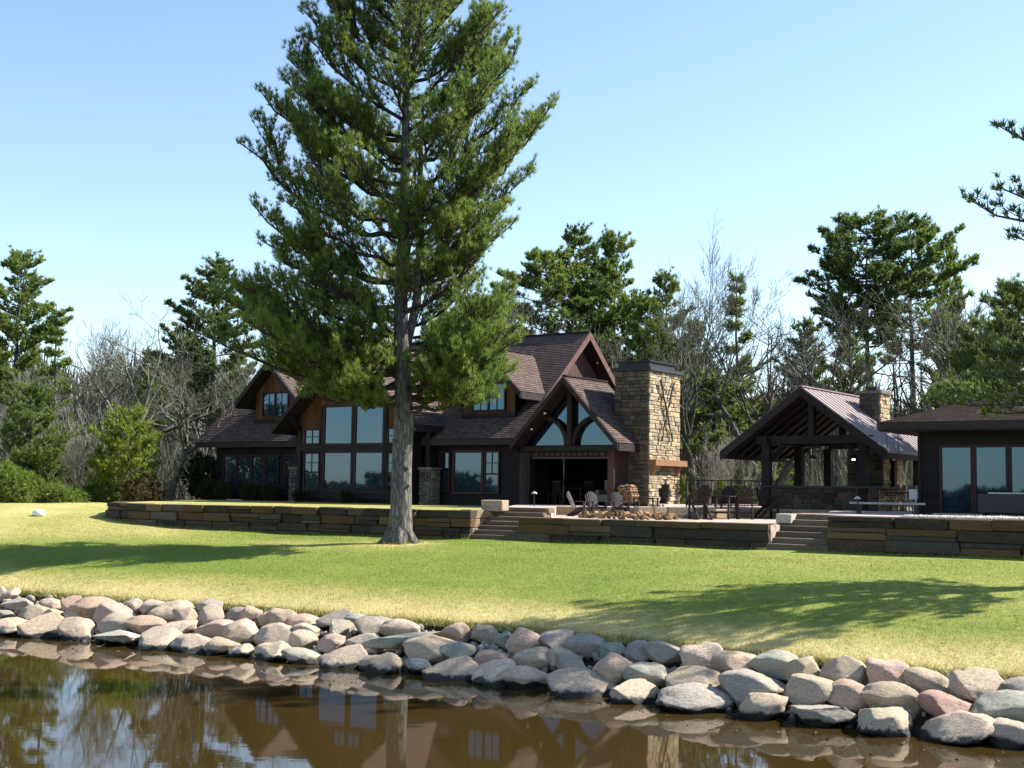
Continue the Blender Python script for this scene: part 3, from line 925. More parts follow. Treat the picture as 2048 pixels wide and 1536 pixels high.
CHIMC = [(.50, .39, .24), (.44, .36, .25), (.54, .44, .29), (.40, .29, .17), (.47, .42, .33), (.36, .30, .22), (.55, .40, .22)]
def stone_face(parent, axis, p, a0, a1, z0, z1, hole=None, size=(.22, .55), hrow=(.13, .26), colors=CHIMC, dep=.12, sgn=-1):
    """irregular coursed fieldstone on a vertical face; axis 'y': face at y=p looking to -y (sgn=-1); axis 'x': face at x=p looking to +x (sgn=1)"""
    z = z0
    while z < z1 - .03:
        h = min(random.uniform(*hrow), z1 - z)
        if z1 - z - h < .08: h = z1 - z
        a = a0
        while a < a1 - .01:
            l = random.uniform(*size)
            if a1 - a - l < .16: l = a1 - a
            zc, hh = z + h / 2, h
            if h > .19 and random.random() < .25:
                parts_ = [(z + h * .25, h * .5), (z + h * .75, h * .5)]
            else:
                parts_ = [(zc, hh)]
            for zc, hh in parts_:
                am = a + l / 2
                if hole and hole(am, zc): continue
                pr = random.uniform(-.02, .035)
                if axis == 'y':
                    stone(parent, am, p + sgn * pr, zc, l - .02, dep, hh - .02, random.uniform(-.02, .02), random.choice(colors), CH)
                else:
                    stone(parent, p + sgn * pr, am, zc, l - .02, dep, hh - .02, math.pi / 2 + random.uniform(-.02, .02), random.choice(colors), CH)
            a += l
        z += h

# ------------------------------------------------------------------ the lodge
lodge = thing('lodge', 'large dark-timber lodge with steep brown shingle gables and tall windows behind the pine', 'house', uvw(0, 0, ZF), -TH)
EZ, RZ_ = Z(6.30), Z(11.97)
# main body walls
lap_wall(lodge, -11.5, -4.0, -0.3, Z(6.35), 1.2)
lap_wall(lodge, 3.8, 10.9, -0.3, Z(6.35), 1.2)
MB().box(-11.5, 8.9, 1.45, 12.8, -0.4, Z(6.3)).build('wall', 'interior', lodge)
MB().prism([(8.7, 1.2, Z(6.3)), (8.7, 12.8, Z(6.3)), (8.7, 7, Z(11.45))], (.19, 0, 0)).build('gable_wall', 'interior', lodge)
boards(lodge, 1.4, 12.6, 8.9, Z(6.2), lambda v: Z(11.40) - abs(v - 7) * .886, .26, 'redwood', 'board', 'x')
MB().prism([(-11.5, 1.2, Z(6.3)), (-11.5, 12.8, Z(6.3)), (-11.5, 7, Z(11.45))], (.19, 0, 0)).build('gable_wall', 'siding', lodge)
# main roof
mr = MB().beam((-12.55, 7, RZ_ + .02), (9.55, 7, RZ_ + .02), .24, .06).build('roof', 'shingle', lodge)
slope_part('roof_slope', (-12.55, .6, EZ), (9.55, .6, EZ), (-12.55, 7, RZ_), (9.55, 7, RZ_), mr)
slope_part('roof_slope', (9.55, 13.4, EZ), (-12.55, 13.4, EZ), (9.55, 7, RZ_), (-12.55, 7, RZ_), mr)
MB().box(-12.55, 9.55, .53, .60, EZ - .32, EZ - .01).build('eave_board', 'fascia_dark', mr)
for s in (-1, 1):
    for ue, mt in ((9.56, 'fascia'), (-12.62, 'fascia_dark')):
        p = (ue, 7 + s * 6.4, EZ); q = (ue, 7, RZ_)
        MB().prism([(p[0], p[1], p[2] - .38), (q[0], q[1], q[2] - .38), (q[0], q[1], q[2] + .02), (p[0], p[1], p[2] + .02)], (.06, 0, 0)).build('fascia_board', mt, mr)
# soffit lights under the gable ends
for (u, v, z) in ((9.25, 8.3, 10.55), (11.3, -.75, 6.65), (12.0, -.75, 7.35)):
    MB().tube([(u, v, Z(z)), (u, v, Z(z) - .07)], .06, 8).build('soffit_lamp', 'lamp_glass', lodge)

# central bay with the wall of windows
UC = -0.1
bz = lambda u: Z(11.05) - abs(u - UC) * .905
MB().prism([(-3.98, 0.03, -.3), (3.78, .03, -.3), (3.78, .03, bz(3.78) - .1), (UC, .03, bz(UC) - .1), (-3.98, .03, bz(-3.98) - .1)], (0, 6.0, 0)).build('bay_wall', 'siding', lodge)
boards(lodge, -3.98, 3.78, 0.03, Z(6.0), lambda u: bz(u) - .08, .26, 'cedar')
boards(lodge, 0.05, 1.2, 3.80, Z(3.0), lambda v: Z(7.4), .26, 'siding', 'board', 'x')
bay_roof = gable_roof(lodge, 'bay_roof', UC, 4.80, Z(6.93), Z(11.27), -1.0, 6.6)
for s in (-1, 1):   # side brackets under the overhang
    MB().beam((UC + s * 3.7, -.9, Z(7.55)), (UC + s * 3.7, .05, Z(6.75)), .16, .18).build('bracket', 'timber', lodge)
MB().box(-3.75, 3.55, -.10, .0, Z(5.70), Z(6.02)).build('band_board', 'timber', lodge)
MB().box(-3.75, 3.55, -.12, .0, Z(3.28), Z(3.62)).build('sill_board', 'timber', lodge)
for u in (-3.85, -2.22, -.06, 2.02, 3.65):
    MB().box(u - .12, u + .12, -.09, .01, Z(3.3), Z(8.05) if -3 < u < 3 else Z(6.95)).build('mullion_post', 'timber', lodge)
for a, b in ((-2.03, -.22), (.10, 1.86)):
    window(lodge, a, b, Z(3.72), Z(5.62), -.03)
    window(lodge, a, b, Z(6.10), Z(7.97), -.03)
for a, b in ((-3.42, -2.45), (2.25, 3.22)):
    window(lodge, a, b, Z(3.72), Z(5.58), -.03, 2, 2, .07, Z(4.62))
    window(lodge, a, b, Z(6.12), Z(6.80), -.03, 2, 2, .07)
for a, b in ((-.95, -.18), (.0, .78)):
    window(lodge, a, b, Z(8.35), Z(8.95), -.03, 2, 2, .07)

# left wing: glazed doors and a small window
for i, (a, b) in enumerate(((-10.75, -9.85), (-9.65, -8.72), (-8.55, -7.65), (-7.45, -6.60))):
    window(lodge, a, b, .05, Z(5.48), 1.17, 1, 1, .08, None, 'trim', 'glass_door')
window(lodge, -5.95, -5.30, Z(3.8), Z(5.50), 1.17, 2, 2, .07, Z(4.6))
MB().box(-9.2, -8.1, -.1, .9, -.05, .06).build('door_step', 'concrete', lodge)
# right wing windows
window(lodge, 4.62, 5.12, Z(3.80), Z(5.62), 1.17, 1, 1, .08, Z(4.7))
window(lodge, 5.50, 7.12, Z(3.74), Z(5.64), 1.17, 1, 1, .12)
window(lodge, 7.38, 8.12, Z(3.74), Z(5.64), 1.17, 2, 2, .08, Z(4.6))
# stone pillars beside the bay
for u in (-4.55, 4.3):
    pl = MB().box(u - .34, u + .34, .36, 1.02, -.3, Z(4.78)).build('stone_pillar', 'mortar', lodge)
    stone_face(pl, 'y', .36, u - .36, u + .36, -.2, Z(4.75), None, (.2, .4), (.14, .24), [(.11, .105, .085), (.15, .13, .10), (.085, .08, .07)], .12, -1)  # shade painted into the front stones, darker than the sunny right face
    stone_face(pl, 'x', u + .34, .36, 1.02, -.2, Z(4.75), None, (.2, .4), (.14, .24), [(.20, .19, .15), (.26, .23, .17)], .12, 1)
    MB().box(u - .42, u + .42, .26, 1.1, Z(4.78), Z(4.9)).build('pillar_cap', 'mortar', pl)
    MB().box(u - .13, u + .13, .5, .8, Z(4.9), Z(6.6)).build('post', 'timber', lodge)

# dormers
for uc in (-7.53, 7.05):
    dz = lambda u, uc=uc: Z(10.55) - abs(u - uc) * .93
    MB().prism([(uc - 1.55, 1.83, Z(6.9)), (uc + 1.55, 1.83, Z(6.9)), (uc + 1.55, 1.83, dz(uc + 1.55) - .1), (uc, 1.83, dz(uc) - .1), (uc - 1.55, 1.83, dz(uc - 1.55) - .1)], (0, 3.6, 0)).build('dormer_wall', 'siding', lodge)
    boards(lodge, uc - 1.55, uc + 1.55, 1.83, Z(7.45), lambda u: dz(u) - .08, .26, 'cedar')
    MB().box(uc - 1.6, uc + 1.6, 1.70, 1.84, Z(7.38), Z(7.55)).build('sill_board', 'timber', lodge)
    gable_roof(lodge, 'dormer_roof', uc, 2.40, Z(8.52), Z(10.78), 1.05, 5.4)
    for a, b in ((uc - .93, uc - .06), (uc + .06, uc + .93)):
        window(lodge, a, b, Z(7.74), Z(8.98), 1.78, 2, 2, .08)

# porch room: cross gable with truss glazing over a wide opening
PC = 13.15
pz = lambda u: Z(8.72) - abs(u - PC) * 1.056
porch = gable_roof(lodge, 'porch_roof', PC, 2.84, Z(5.95), Z(8.95), -1.0, 2.7)
for s in (-1, 1):
    p = (PC + s * 2.6, -.42, Z(5.9)); q = (PC, -.42, Z(8.62))
    MB().beam(p, q, .2, .30, (0, 1, 0)).build('rafter', 'timber', lodge)
MB().box(10.55, 15.75, -.55, -.25, Z(5.62), Z(5.86)).build('tie_beam', 'timber', lodge)
MB().box(PC - .12, PC + .12, -.53, -.27, Z(5.86), Z(8.4)).build('king_post', 'timber', lodge)
for s in (-1, 1):
    pts = [(PC + s * (.20 + 1.15 * (1 - math.cos(t))), -.40, Z(5.90) + 1.22 * math.sin(t)) for t in np.linspace(0, 1.45, 9)]
    m = MB()
    for p, q in zip(pts[:-1], pts[1:]):
        m.beam(p, q, .18, .16, (0, 1, 0))
    m.build('curved_brace', 'timber', lodge)
    u0, u1 = PC + s * .13, PC + s * 2.15
    MB().prism([(u0, -.22, Z(5.9)), (u1, -.22, Z(5.9)), (u1, -.22, pz(u1) - .35), (u0, -.22, pz(u0) - .35)], (0, .02, 0)).build('gable_pane', 'window_glass', lodge)
# dentil band over the opening
band = MB().box(10.75, 15.35, -.36, -.22, Z(5.38), Z(5.61)).build('lintel', 'timber', lodge)
for i in range(15):
    u = 10.95 + i * .29
    MB().box(u, u + .19, -.40, -.355, Z(5.43), Z(5.56)).build('dentil_block', 'redwood', band)
# walls round the opening and a dark room behind it
boards(lodge, 10.35, 10.98, -.27, -.1, lambda u: min(pz(u) - .3, Z(5.6)), .2, 'redwood')
MB().box(10.35, 10.98, -.25, -.05, -.1, Z(5.75)).build('porch_wall', 'siding', lodge)
MB().box(15.1, 15.42, -.40, -.05, -.1, Z(5.75)).build('corner_post', 'redwood', lodge)
MB().box(10.80, 11.0, -.44, -.05, -.1, Z(5.62)).build('corner_post', 'timber', lodge)
boards(lodge, -.05, .85, 15.40, -.1, lambda v: Z(5.85), .2, 'redwood', 'board', 'x')
MB().box(15.2, 15.40, -.05, 2.7, -.1, Z(5.8)).build('porch_wall', 'siding', lodge)
MB().box(10.35, 10.5, -.05, 1.2, -.1, Z(5.8)).build('porch_wall', 'siding', lodge)
MB().box(9.0, 15.2, 5.6, 5.8, -.1, Z(6.3)).build('room_back', 'interior', lodge)
MB().box(9.0, 15.2, 1.3, 5.6, Z(6.2), Z(6.3)).build('room_ceiling', 'interior', lodge)
MB().box(10.5, 15.2, -.2, 5.6, -.1, Z(3.24)).build('room_floor', 'interior', lodge)
MB().box(15.2, 15.36, 2.7, 5.7, -.1, Z(6.3)).build('room_side', 'interior', lodge)
MB().prism([(10.4, 2.55, Z(5.8)), (15.9, 2.55, Z(5.8)), (PC, 2.55, Z(8.68))], (0, .1, 0)).build('porch_gable', 'siding', lodge)
MB().box(11.0, 15.1, -.30, -.24, Z(5.28), Z(5.40)).build('door_track', 'dark_metal', lodge)

# great chimney with the outdoor fireplace on its sunny side
CU0, CU1, CV0, CV1, CZ0, CZ1 = 14.70, 16.45, .85, 3.75, -.1, Z(9.22)
chim = MB()
ym = (CV0 + CV1) / 2
OW, OH = .48, .92
# core with a firebox cut into the right-hand face
chim.box(CU0 + .06, CU1 - .62, CV0 + .06, CV1 - .06, CZ0, CZ1)
chim.box(CU1 - .62, CU1 - .06, CV0 + .06, ym - OW, CZ0, CZ1)
chim.box(CU1 - .62, CU1 - .06, ym + OW, CV1 - .06, CZ0, CZ1)
chim.box(CU1 - .62, CU1 - .06, ym - OW, ym + OW, Z(3.34) + OH + .12, CZ1)
chim.box(CU1 - .62, CU1 - .06, ym - OW, ym + OW, CZ0, Z(3.34))
chimney = chim.build('chimney', 'mortar', lodge)
MB().box(CU1 - .60, CU1 - .57, ym - OW + .01, ym + OW - .01, Z(3.35), Z(3.34) + OH).build('fireback', 'firebrick', chimney)
MB().box(CU1 - .57, CU1 - .02, ym - OW - .01, ym - OW + .02, Z(3.34), Z(3.34) + OH).build('firebox_side', 'soot', chimney)
MB().box(CU1 - .57, CU1 - .02, ym + OW - .02, ym + OW + .01, Z(3.34), Z(3.34) + OH).build('firebox_side', 'firebrick', chimney)
def hole(a, z):
    dz_ = z - Z(3.34)
    if dz_ < 0: return False
    return abs(a - ym) < (OW + .06 if dz_ < .6 else OW + .06 - (dz_ - .6) * .75) and dz_ < OH + .1
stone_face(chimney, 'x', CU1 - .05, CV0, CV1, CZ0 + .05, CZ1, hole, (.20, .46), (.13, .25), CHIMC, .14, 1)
stone_face(chimney, 'y', CV0 + .05, CU0, CU1, CZ0 + .05, CZ1, None, (.22, .5), (.13, .26), [(.15, .125, .085), (.12, .105, .08), (.18, .14, .09), (.10, .09, .07)], .14, -1)  # front face's shade is painted in: darker stones than the sunny side
# pointed arch stones over the opening
for s in (-1, 1):
    stone(chimney, CU1 - .02, ym + s * .27, Z(3.34) + OH + .02, .34, .16, .17, math.pi / 2, CHIMC[1], CH)
MB().box(CU0 - .12, CU1 + .14, CV0 - .12, CV1 + .12, CZ1, CZ1 + .16).build('cap_slab', 'chimney_cap', chimney)
MB().box(CU0 + .1, CU1 - .1, CV0 + .2, CV1 - .3, CZ1 + .16, CZ1 + .42).build('flue_cap', 'dark_metal', chimney)
MB().box(CU0 - .02, CU1 - .02, CV0 + .1, CV1 - .2, CZ1 + .42, CZ1 + .47).build('flue_lid', 'dark_metal', chimney)
MB().box(CU1 - .02, CU1 + .38, CV0 - .03, CV1 + .05, Z(5.02), Z(5.28)).build('mantel', 'mantel_wood', chimney)
for y_ in (CV0 + .35, CV1 - .35):
    MB().prism([(CU1 + .02, y_ - .12, Z(5.02)), (CU1 + .3, y_ - .12, Z(5.02)), (CU1 + .02, y_ - .12, Z(4.55))], (0, .24, 0)).build('corbel', 'mantel_wood', chimney)
MB().box(CU1, CU1 + .55, CV0 + .1, CV1 - .1, -.1, Z(3.32)).build('hearth', 'concrete', chimney)

# crossed poles hung on the chimney face
cp = thing('crossed_poles', 'pair of dark knotty wooden poles crossed in an X on the sunlit chimney', 'wall decoration', uvw(CU1 + .10, ym, Z(0) + ZF), -TH)
for s in (-1, 1):
    pts, rad = [], []
    for i in range(11):
        f = i / 10
        pts.append((.02 + .03 * (s > 0) + .02 * math.sin(i * 2.1), s * (-.55 + 1.05 * f) + .03 * math.sin(i * 1.7 + s), 6.15 + 2.45 * f))
        rad.append(.036 + .012 * math.sin(i * 2.7 + s) + .012 * f)
    pts.append((.05, s * .68, 8.85)); rad.append(.05)
    MB().tube(pts, rad, 7).build('pole', 'dark_bark', cp, True)

# ------------------------------------------------------------------ pavilion
pav = thing('pavilion', 'open timber pavilion with pinkish metal gable roof and stone bar counter', 'pavilion', uvw(23.2, 2.0, 3.22), -TH)
def zp(a): return a - 3.22
PE, PP, PH = zp(5.55), zp(8.22), 3.65
for s in (-1, 1):
    m = MB()
    e, r = Vector((s * PH, 0, PE)), Vector((0, 0, PP))
    d = Vector((0, 8.1, 0)); f = Vector((0, -.4, 0))
    m.prism([e + f, r + f, r + f + Vector((0, 0, .10)), e + f + Vector((0, 0, .10))], d)
    sl = m.build('roof_slope', 'metal_roof', pav)
    MB().prism([e + f + Vector((-s * .05, .02, -.012)), r + f + Vector((0, .02, -.012)), r + f + Vector((0, .02, -.05)), e + f + Vector((-s * .05, .02, -.05))], (0, 8.0, 0)).build('ceiling_boards', 'timber', pav)
    for i in range(17):
        y_ = -.36 + i * .5
        m2 = MB(); m2.beam((s * PH, y_, PE + .12), (0, y_, PP + .115), .03, .03)
        m2.build('standing_seam', 'metal_roof', sl)
    m3 = MB(); m3.prism([(s * PH, -.46, PE - .3), (0, -.46, PP - .28), (0, -.46, PP + .09), (s * PH, -.46, PE + .09)], (0, .06, 0))
    m3.build('fascia_board', 'fascia_dark', sl)
    MB().box(s * PH - .03, s * PH + .03, -.4, 7.7, PE - .22, PE + .0).build('eave_board', 'fascia_dark', sl)
    for i in range(9):   # rafter tails
        y_ = .1 + i * .92
        MB().beam((s * (PH - .1), y_, PE - .08), (s * .1, y_, PP - .08), .09, .16).build('rafter', 'timber', pav)
MB().beam((0, -.42, PP + .13), (0, 7.7, PP + .13), .2, .05).build('ridge_cap', 'metal_roof', pav)
for x_ in (-1.68, 2.52):
    for y_ in (0, 3.5, 7.0):
        MB().box(x_ - .17, x_ + .17, y_ - .17, y_ + .17, -.1, zp(5.95)).build('post', 'timber', pav)
    MB().box(x_ - .14, x_ + .14, -.3, 7.4, zp(5.95), zp(6.25)).build('plate_beam', 'timber', pav)
    MB().beam((x_, .2, zp(5.2)), (x_ + (.8 if x_ < 0 else -.8), .1, zp(5.95)), .14, .16).build('knee_brace', 'timber', pav)
for y_ in (0, 3.5, 7.0):
    MB().box(-2.1, 2.9, y_ - .14, y_ + .14, zp(5.97), zp(6.29)).build('tie_beam', 'timber', pav)
    MB().box(.22, .46, y_ - .12, y_ + .12, zp(6.29), zp(7.75)).build('king_post', 'timber', pav)
ctr = MB().box(-1.78, 3.15, -.02, .45, -.1, zp(4.12)).build('counter', 'mortar', pav)
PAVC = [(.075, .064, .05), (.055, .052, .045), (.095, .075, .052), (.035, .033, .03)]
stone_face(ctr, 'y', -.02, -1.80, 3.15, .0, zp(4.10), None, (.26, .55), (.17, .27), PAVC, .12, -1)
stone_face(ctr, 'x', 3.15, -.02, 3.2, .0, zp(4.10), None, (.26, .5), (.17, .27), [(.40, .32, .2), (.34, .27, .17)], .12, 1)  # sunlit end painted with far paler stones than the shaded front
MB().box(2.7, 3.12, .45, 3.2, -.1, zp(4.12)).build('counter_return', 'mortar', ctr)
MB().box(-2.0, 3.4, -.25, .65, zp(4.12), zp(4.20)).build('counter_top', 'chimney_cap', ctr)
MB().box(2.5, 3.42, .65, 3.3, zp(4.12), zp(4.20)).build('counter_top', 'chimney_cap', ctr)
pch = MB().box(.95, 2.45, 2.5, 4.9, -.1, zp(5.75)).box(.97, 1.82, 3.95, 5.15, zp(5.75), zp(8.28)).build('chimney', 'mortar', pav)
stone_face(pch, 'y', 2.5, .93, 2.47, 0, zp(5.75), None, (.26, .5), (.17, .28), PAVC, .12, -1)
stone_face(pch, 'x', 2.45, 2.5, 4.90, 0, zp(5.75), None, (.26, .5), (.17, .28), CHIMC, .12, 1)  # sun side in pale stones, shaded front in dark: light painted in
stone_face(pch, 'y', 3.95, .95, 1.84, zp(6.6), zp(8.28), None, (.2, .4), (.15, .25), [(.12, .10, .08), (.09, .08, .07)], .12, -1)  # stack front darkened in colour for shade, its sunny side left pale
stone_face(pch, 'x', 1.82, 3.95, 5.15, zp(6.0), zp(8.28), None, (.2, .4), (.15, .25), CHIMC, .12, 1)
MB().box(.82, 1.98, 3.8, 5.3, zp(8.28), zp(8.40)).build('cap_slab', 'mortar', pch)
MB().box(1.2, 1.6, 4.3, 4.8, zp(8.40), zp(8.60)).build('flue_cap', 'chimney_cap', pch)
# lamps hanging inside
for i, (x_, y_, lab) in enumerate(((-1.1, .9, 'first pendant lamp from the left under the pavilion roof'), (.0, .9, 'second pendant lamp from the left under the pavilion roof'),
                                   (1.75, 1.0, 'glowing pendant lamp in the middle of the pavilion opening'), (3.35, 1.3, 'pendant lamp hanging by the lit stone chimney of the pavilion'))):
    l = thing('pendant_lamp', lab, 'lamp', uvw(23.2 + x_, 2.0 + y_, 3.22 + zp(5.35)), -TH, 'pendant lamps in the pavilion')
    MB().tube([(0, 0, 0), (0, 0, .05), (0, 0, .16)], [.2, .17, .05], 12).build('lamp_shade', 'dark_metal', l, True)
    MB().tube([(0, 0, .16), (0, 0, .75)], .012, 5).build('stem', 'dark_metal', l)
    MB().tube([(0, 0, -.06), (0, 0, .02)], .07, 8).build('bulb', 'warm_bulb' if i == 2 else 'lamp_glass', l, True)
# bar stools at the counter end
for i in range(4):
    s_ = thing('bar_stool', ['bar stool nearest the corner at the end of the pavilion counter', 'second bar stool along the end of the pavilion counter', 'third bar stool along the end of the pavilion counter', 'last bar stool along the end of the pavilion counter'][i], 'stool', uvw(26.85, 2.35 + i * .75, 3.22), -TH, 'stools at the pavilion counter')
    MB().tube([(0, 0, .72), (0, 0, .78)], .19, 12).build('seat', 'chair_dark', s_)
    MB().beam((.17, -.17, .95), (.17, .17, .95), .03, .22).build('backrest', 'chair_dark', s_)
    for a_, b_ in ((-1, -1), (-1, 1), (1, -1), (1, 1)):
        MB().tube([(a_ * .2, b_ * .2, 0), (a_ * .13, b_ * .13, .72)], .02, 5).build('leg', 'dark_metal', s_)

# ------------------------------------------------------------------ building with glass doors at the right edge
gh = thing('guest_house', 'low dark-sided building with hipped shingle roof and tall glass doors at the right edge', 'house', uvw(29.78, -3.6, 3.22), -TH)
z0_ = 3.22
def zg(a): return a - z0_
def board_rows(parent, u0, u1, z0, z1, v):
    n = round((z1 - z0) / .18)
    for i in range(n):
        a, b = z0 + (z1 - z0) * i / n, z0 + (z1 - z0) * (i + 1) / n
        MB().prism([(u0, v, a + .003), (u0, v - .03, a + .003), (u0, v - .006, b - .003), (u0, v, b - .003)], (u1 - u0, 0, 0)).build('siding_board', 'siding', parent)
MB().box(.0, 11.0, .02, 8, -.1, zg(6.3)).build('wall', 'interior', gh)
board_rows(gh, .06, .70, 0, zg(5.72), .02)
board_rows(gh, .06, 11, zg(5.74), zg(6.28), .02)
MB().box(-.05, .06, -.04, .1, -.1, zg(6.28)).build('corner_board', 'fascia_dark', gh)
for i in range(7):
    a = .80 + i * 1.17
    window(gh, a, a + .98, .09, zg(5.56), .0, 1, 1, .09, None, 'trim', 'glass_door')
MB().box(.6, 9, -.5, .0, -.05, .05).build('threshold', 'concrete', gh)
ev = 1.1
E_ = [(-ev, -1.0, zg(6.42)), (12, -1.0, zg(6.42)), (12, 9, zg(6.42)), (-ev, 9, zg(6.42))]
rg = [(4.4, 4.0, zg(8.25)), (9, 4.0, zg(8.25))]
rf = MB().beam(rg[0], rg[1], .2, .05).build('roof', 'shingle', gh)
slope_part('roof_slope', E_[0], E_[1], rg[0], rg[1], rf)
slope_part('roof_slope', E_[3], E_[0], rg[0], rg[0], rf)
slope_part('roof_slope', E_[2], E_[3], rg[1], rg[0], rf)
MB().box(-ev, 12, -1.06, -1.0, zg(6.16), zg(6.43)).build('fascia_board', 'fascia_dark', rf)
MB().box(-ev - .06, -ev, -1.06, 9, zg(6.16), zg(6.43)).build('fascia_board', 'fascia', rf)
MB().box(-ev, 12, -1.0, 8.9, zg(6.10), zg(6.17)).build('soffit', 'fascia_dark', rf)
for x_ in (-.85, -.45):
    MB().tube([(x_, -.9, zg(6.16)), (x_, -.9, zg(5.2))], .014, 5).build('rain_chain', 'dark_metal', gh)

# ------------------------------------------------------------------ furniture and small things
def adirondack(name, label, loc, rz, mat, tall=0.0, group=None):
    """slatted garden chair facing local -y; tall lifts the seat to counter height"""
    t = thing(name, label, 'chair', loc, rz, group)
    h = tall
    m = MB()
    for i in range(5):
        y_ = -.28 + i * .115
        m.beam((-.28, y_, .38 + h - .025 * i), (.28, y_, .38 + h - .025 * i), .095, .022)
    m.build('seat', mat, t)
    m = MB()
    for i in range(7):                       # fan of back slats with an arched top
        x0 = -.21 + i * .07; x1 = x0 * 1.12
        tp = .98 + h - 1.9 * (x0 ** 2) * 1.6
        m.prism([(x0 - .03, .18, .28 + h), (x0 + .03, .18, .28 + h), (x1 + .036, .46, tp - .02), (x1, .475, tp + .02), (x1 - .036, .46, tp - .02)], (0, .02, 0))
    m.beam((-.27, .36, .62 + h), (.27, .36, .62 + h), .03, .07)
    m.build('backrest', mat, t)
    for s in (-1, 1):
        MB().prism([(s * .30 - .06, -.36, .57 + h), (s * .30 + .06, -.36, .57 + h), (s * .32 + .05, .30, .57 + h), (s * .32 - .03, .30, .57 + h)], (0, 0, .025)).build('armrest', mat, t)
        MB().beam((s * .30, -.30, 0), (s * .30, -.28, .57 + h), .05, .09, (0, 1, 0)).build('leg', mat, t)
        MB().beam((s * .27, .42 + .1 * (h > 0), 0), (s * .27, -.20, .36 + h), .04, .11, (0, 1, 0)).build('leg', mat, t)
        if h > 0:
            MB().beam((s * .28, -.34, .02), (s * .28, .40, .02), .05, .05).build('skid', mat, t)
    if h > 0:
        MB().beam((-.29, -.36, .24), (.29, -.36, .24), .10, .03).build('footrest', mat, t)
    return t
LPZ = 2.862
G1, G2 = 'slatted chairs round the fire pit', 'tall slatted chairs round the patio table'
adirondack('garden_chair', 'slatted garden chair nearest the steps, turned sideways by the fire pit', (2.75, 51.9, LPZ), R(70), 'chair_wood', 0, G1)
adirondack('garden_chair', 'pale slatted garden chair with sunlit back, middle of the three by the fire pit', (3.45, 52.5, LPZ), R(25), 'chair_wood', 0, G1)
adirondack('garden_chair', 'pale slatted garden chair with sunlit back, nearest the firewood', (4.35, 52.2, LPZ), R(12), 'chair_wood', 0, G1)
adirondack('tall_chair', 'tall dark slatted chair standing alone with its back to the pond, nearest the fireplace', (7.1, 48.9, LPZ), R(195), 'chair_dark', .32, G2)
adirondack('tall_chair', 'tall dark slatted chair with its back to the pond, right of the patio table', (9.1, 50.6, LPZ), R(175), 'chair_dark', .32, G2)
adirondack('tall_chair', 'tall dark slatted chair turned sideways, nearest the pavilion', (10.25, 52.0, LPZ), R(105), 'chair_dark', .32, G2)
adirondack('tall_chair', 'tall dark slatted chair on the far side of the patio table', (8.75, 52.35, LPZ + .0), R(-10), 'chair_dark', .32, G2)
t = thing('patio_table', 'dark counter-height table among the tall chairs on the lower patio', 'table', (8.15, 50.25, LPZ), -TH)
m = MB()
for i in range(7): m.box(-.55, .55, -.49 + i * .14, -.37 + i * .14, .86, .89)
m.build('tabletop', 'chair_dark', t)
for a_, b_ in ((-1, -1), (-1, 1), (1, -1), (1, 1)):
    MB().box(a_ * .47 - .035, a_ * .47 + .035, b_ * .4 - .035, b_ * .4 + .035, 0, .86).build('leg', 'chair_dark', t)
MB().box(-.47, .47, -.42, -.38, .22, .29).build('stretcher', 'chair_dark', t)
MB().box(-.47, .47, .38, .42, .22, .29).build('stretcher', 'chair_dark', t)
t = thing('side_table', 'small dark side table between the firewood and the fireplace', 'table', (5.6, 53.9, 3.22), -TH)
MB().box(-.5, .5, -.25, .25, .36, .40).build('tabletop', 'chair_dark', t)
for a_, b_ in ((-1, -1), (-1, 1), (1, -1), (1, 1)):
    MB().box(a_ * .44 - .025, a_ * .44 + .025, b_ * .2 - .025, b_ * .2 + .025, 0, .36).build('leg', 'chair_dark', t)

# round firewood rack
fw = thing('firewood_rack', 'round metal hoop rack stacked with split firewood beside the fireplace', 'firewood', uvw(15.95, -.1, 3.22), R(55))
fw.scale = (.85, .85, .85)
pts = [(0, .56 * math.cos(a_), .6 + .56 * math.sin(a_)) for a_ in np.linspace(0, 2 * math.pi, 25)]
for x_ in (-.30, .30):
    MB().tube([(x_, p[1], p[2]) for p in pts], .02, 5, False).build('hoop', 'dark_metal', fw)
MB().box(-.34, .34, -.3, .3, 0, .05).build('foot', 'dark_metal', fw)
for i in range(120):
    a_, r_ = random.uniform(0, 6.28), .50 * math.sqrt(random.random())
    y_, z_ = r_ * math.cos(a_), .6 + r_ * math.sin(a_)
    rr = random.uniform(.035, .062)
    q = random.uniform(0, 3)
    m = MB().tube([(-.34 - random.uniform(0, .05), y_, z_), (.34 + random.uniform(0, .05), y_, z_)], rr, random.choice((3, 5, 6)))
    m.build('log', 'log_end' if random.random() < .75 else 'log_bark', fw)

# path lights
for (x_, y_, z_, lab) in ((0.95, 52.0, 3.22, 'low path light standing by the steps nearest the pine'), (11.95, 44.9, 3.22, 'low path light beside the pavilion path'), (14.3, 46.4, 3.22, 'low path light near the bench by the pavilion counter')):
    l = thing('path_light', lab, 'lamp', (x_, y_, z_), 0, 'low path lights')
    MB().tube([(0, 0, 0), (0, 0, .52)], .018, 6).build('stem', 'dark_metal', l)
    MB().tube([(0, 0, .50), (0, 0, .54), (0, 0, .60)], [.13, .11, .02], 10).build('lamp_shade', 'grey_plastic', l, True)
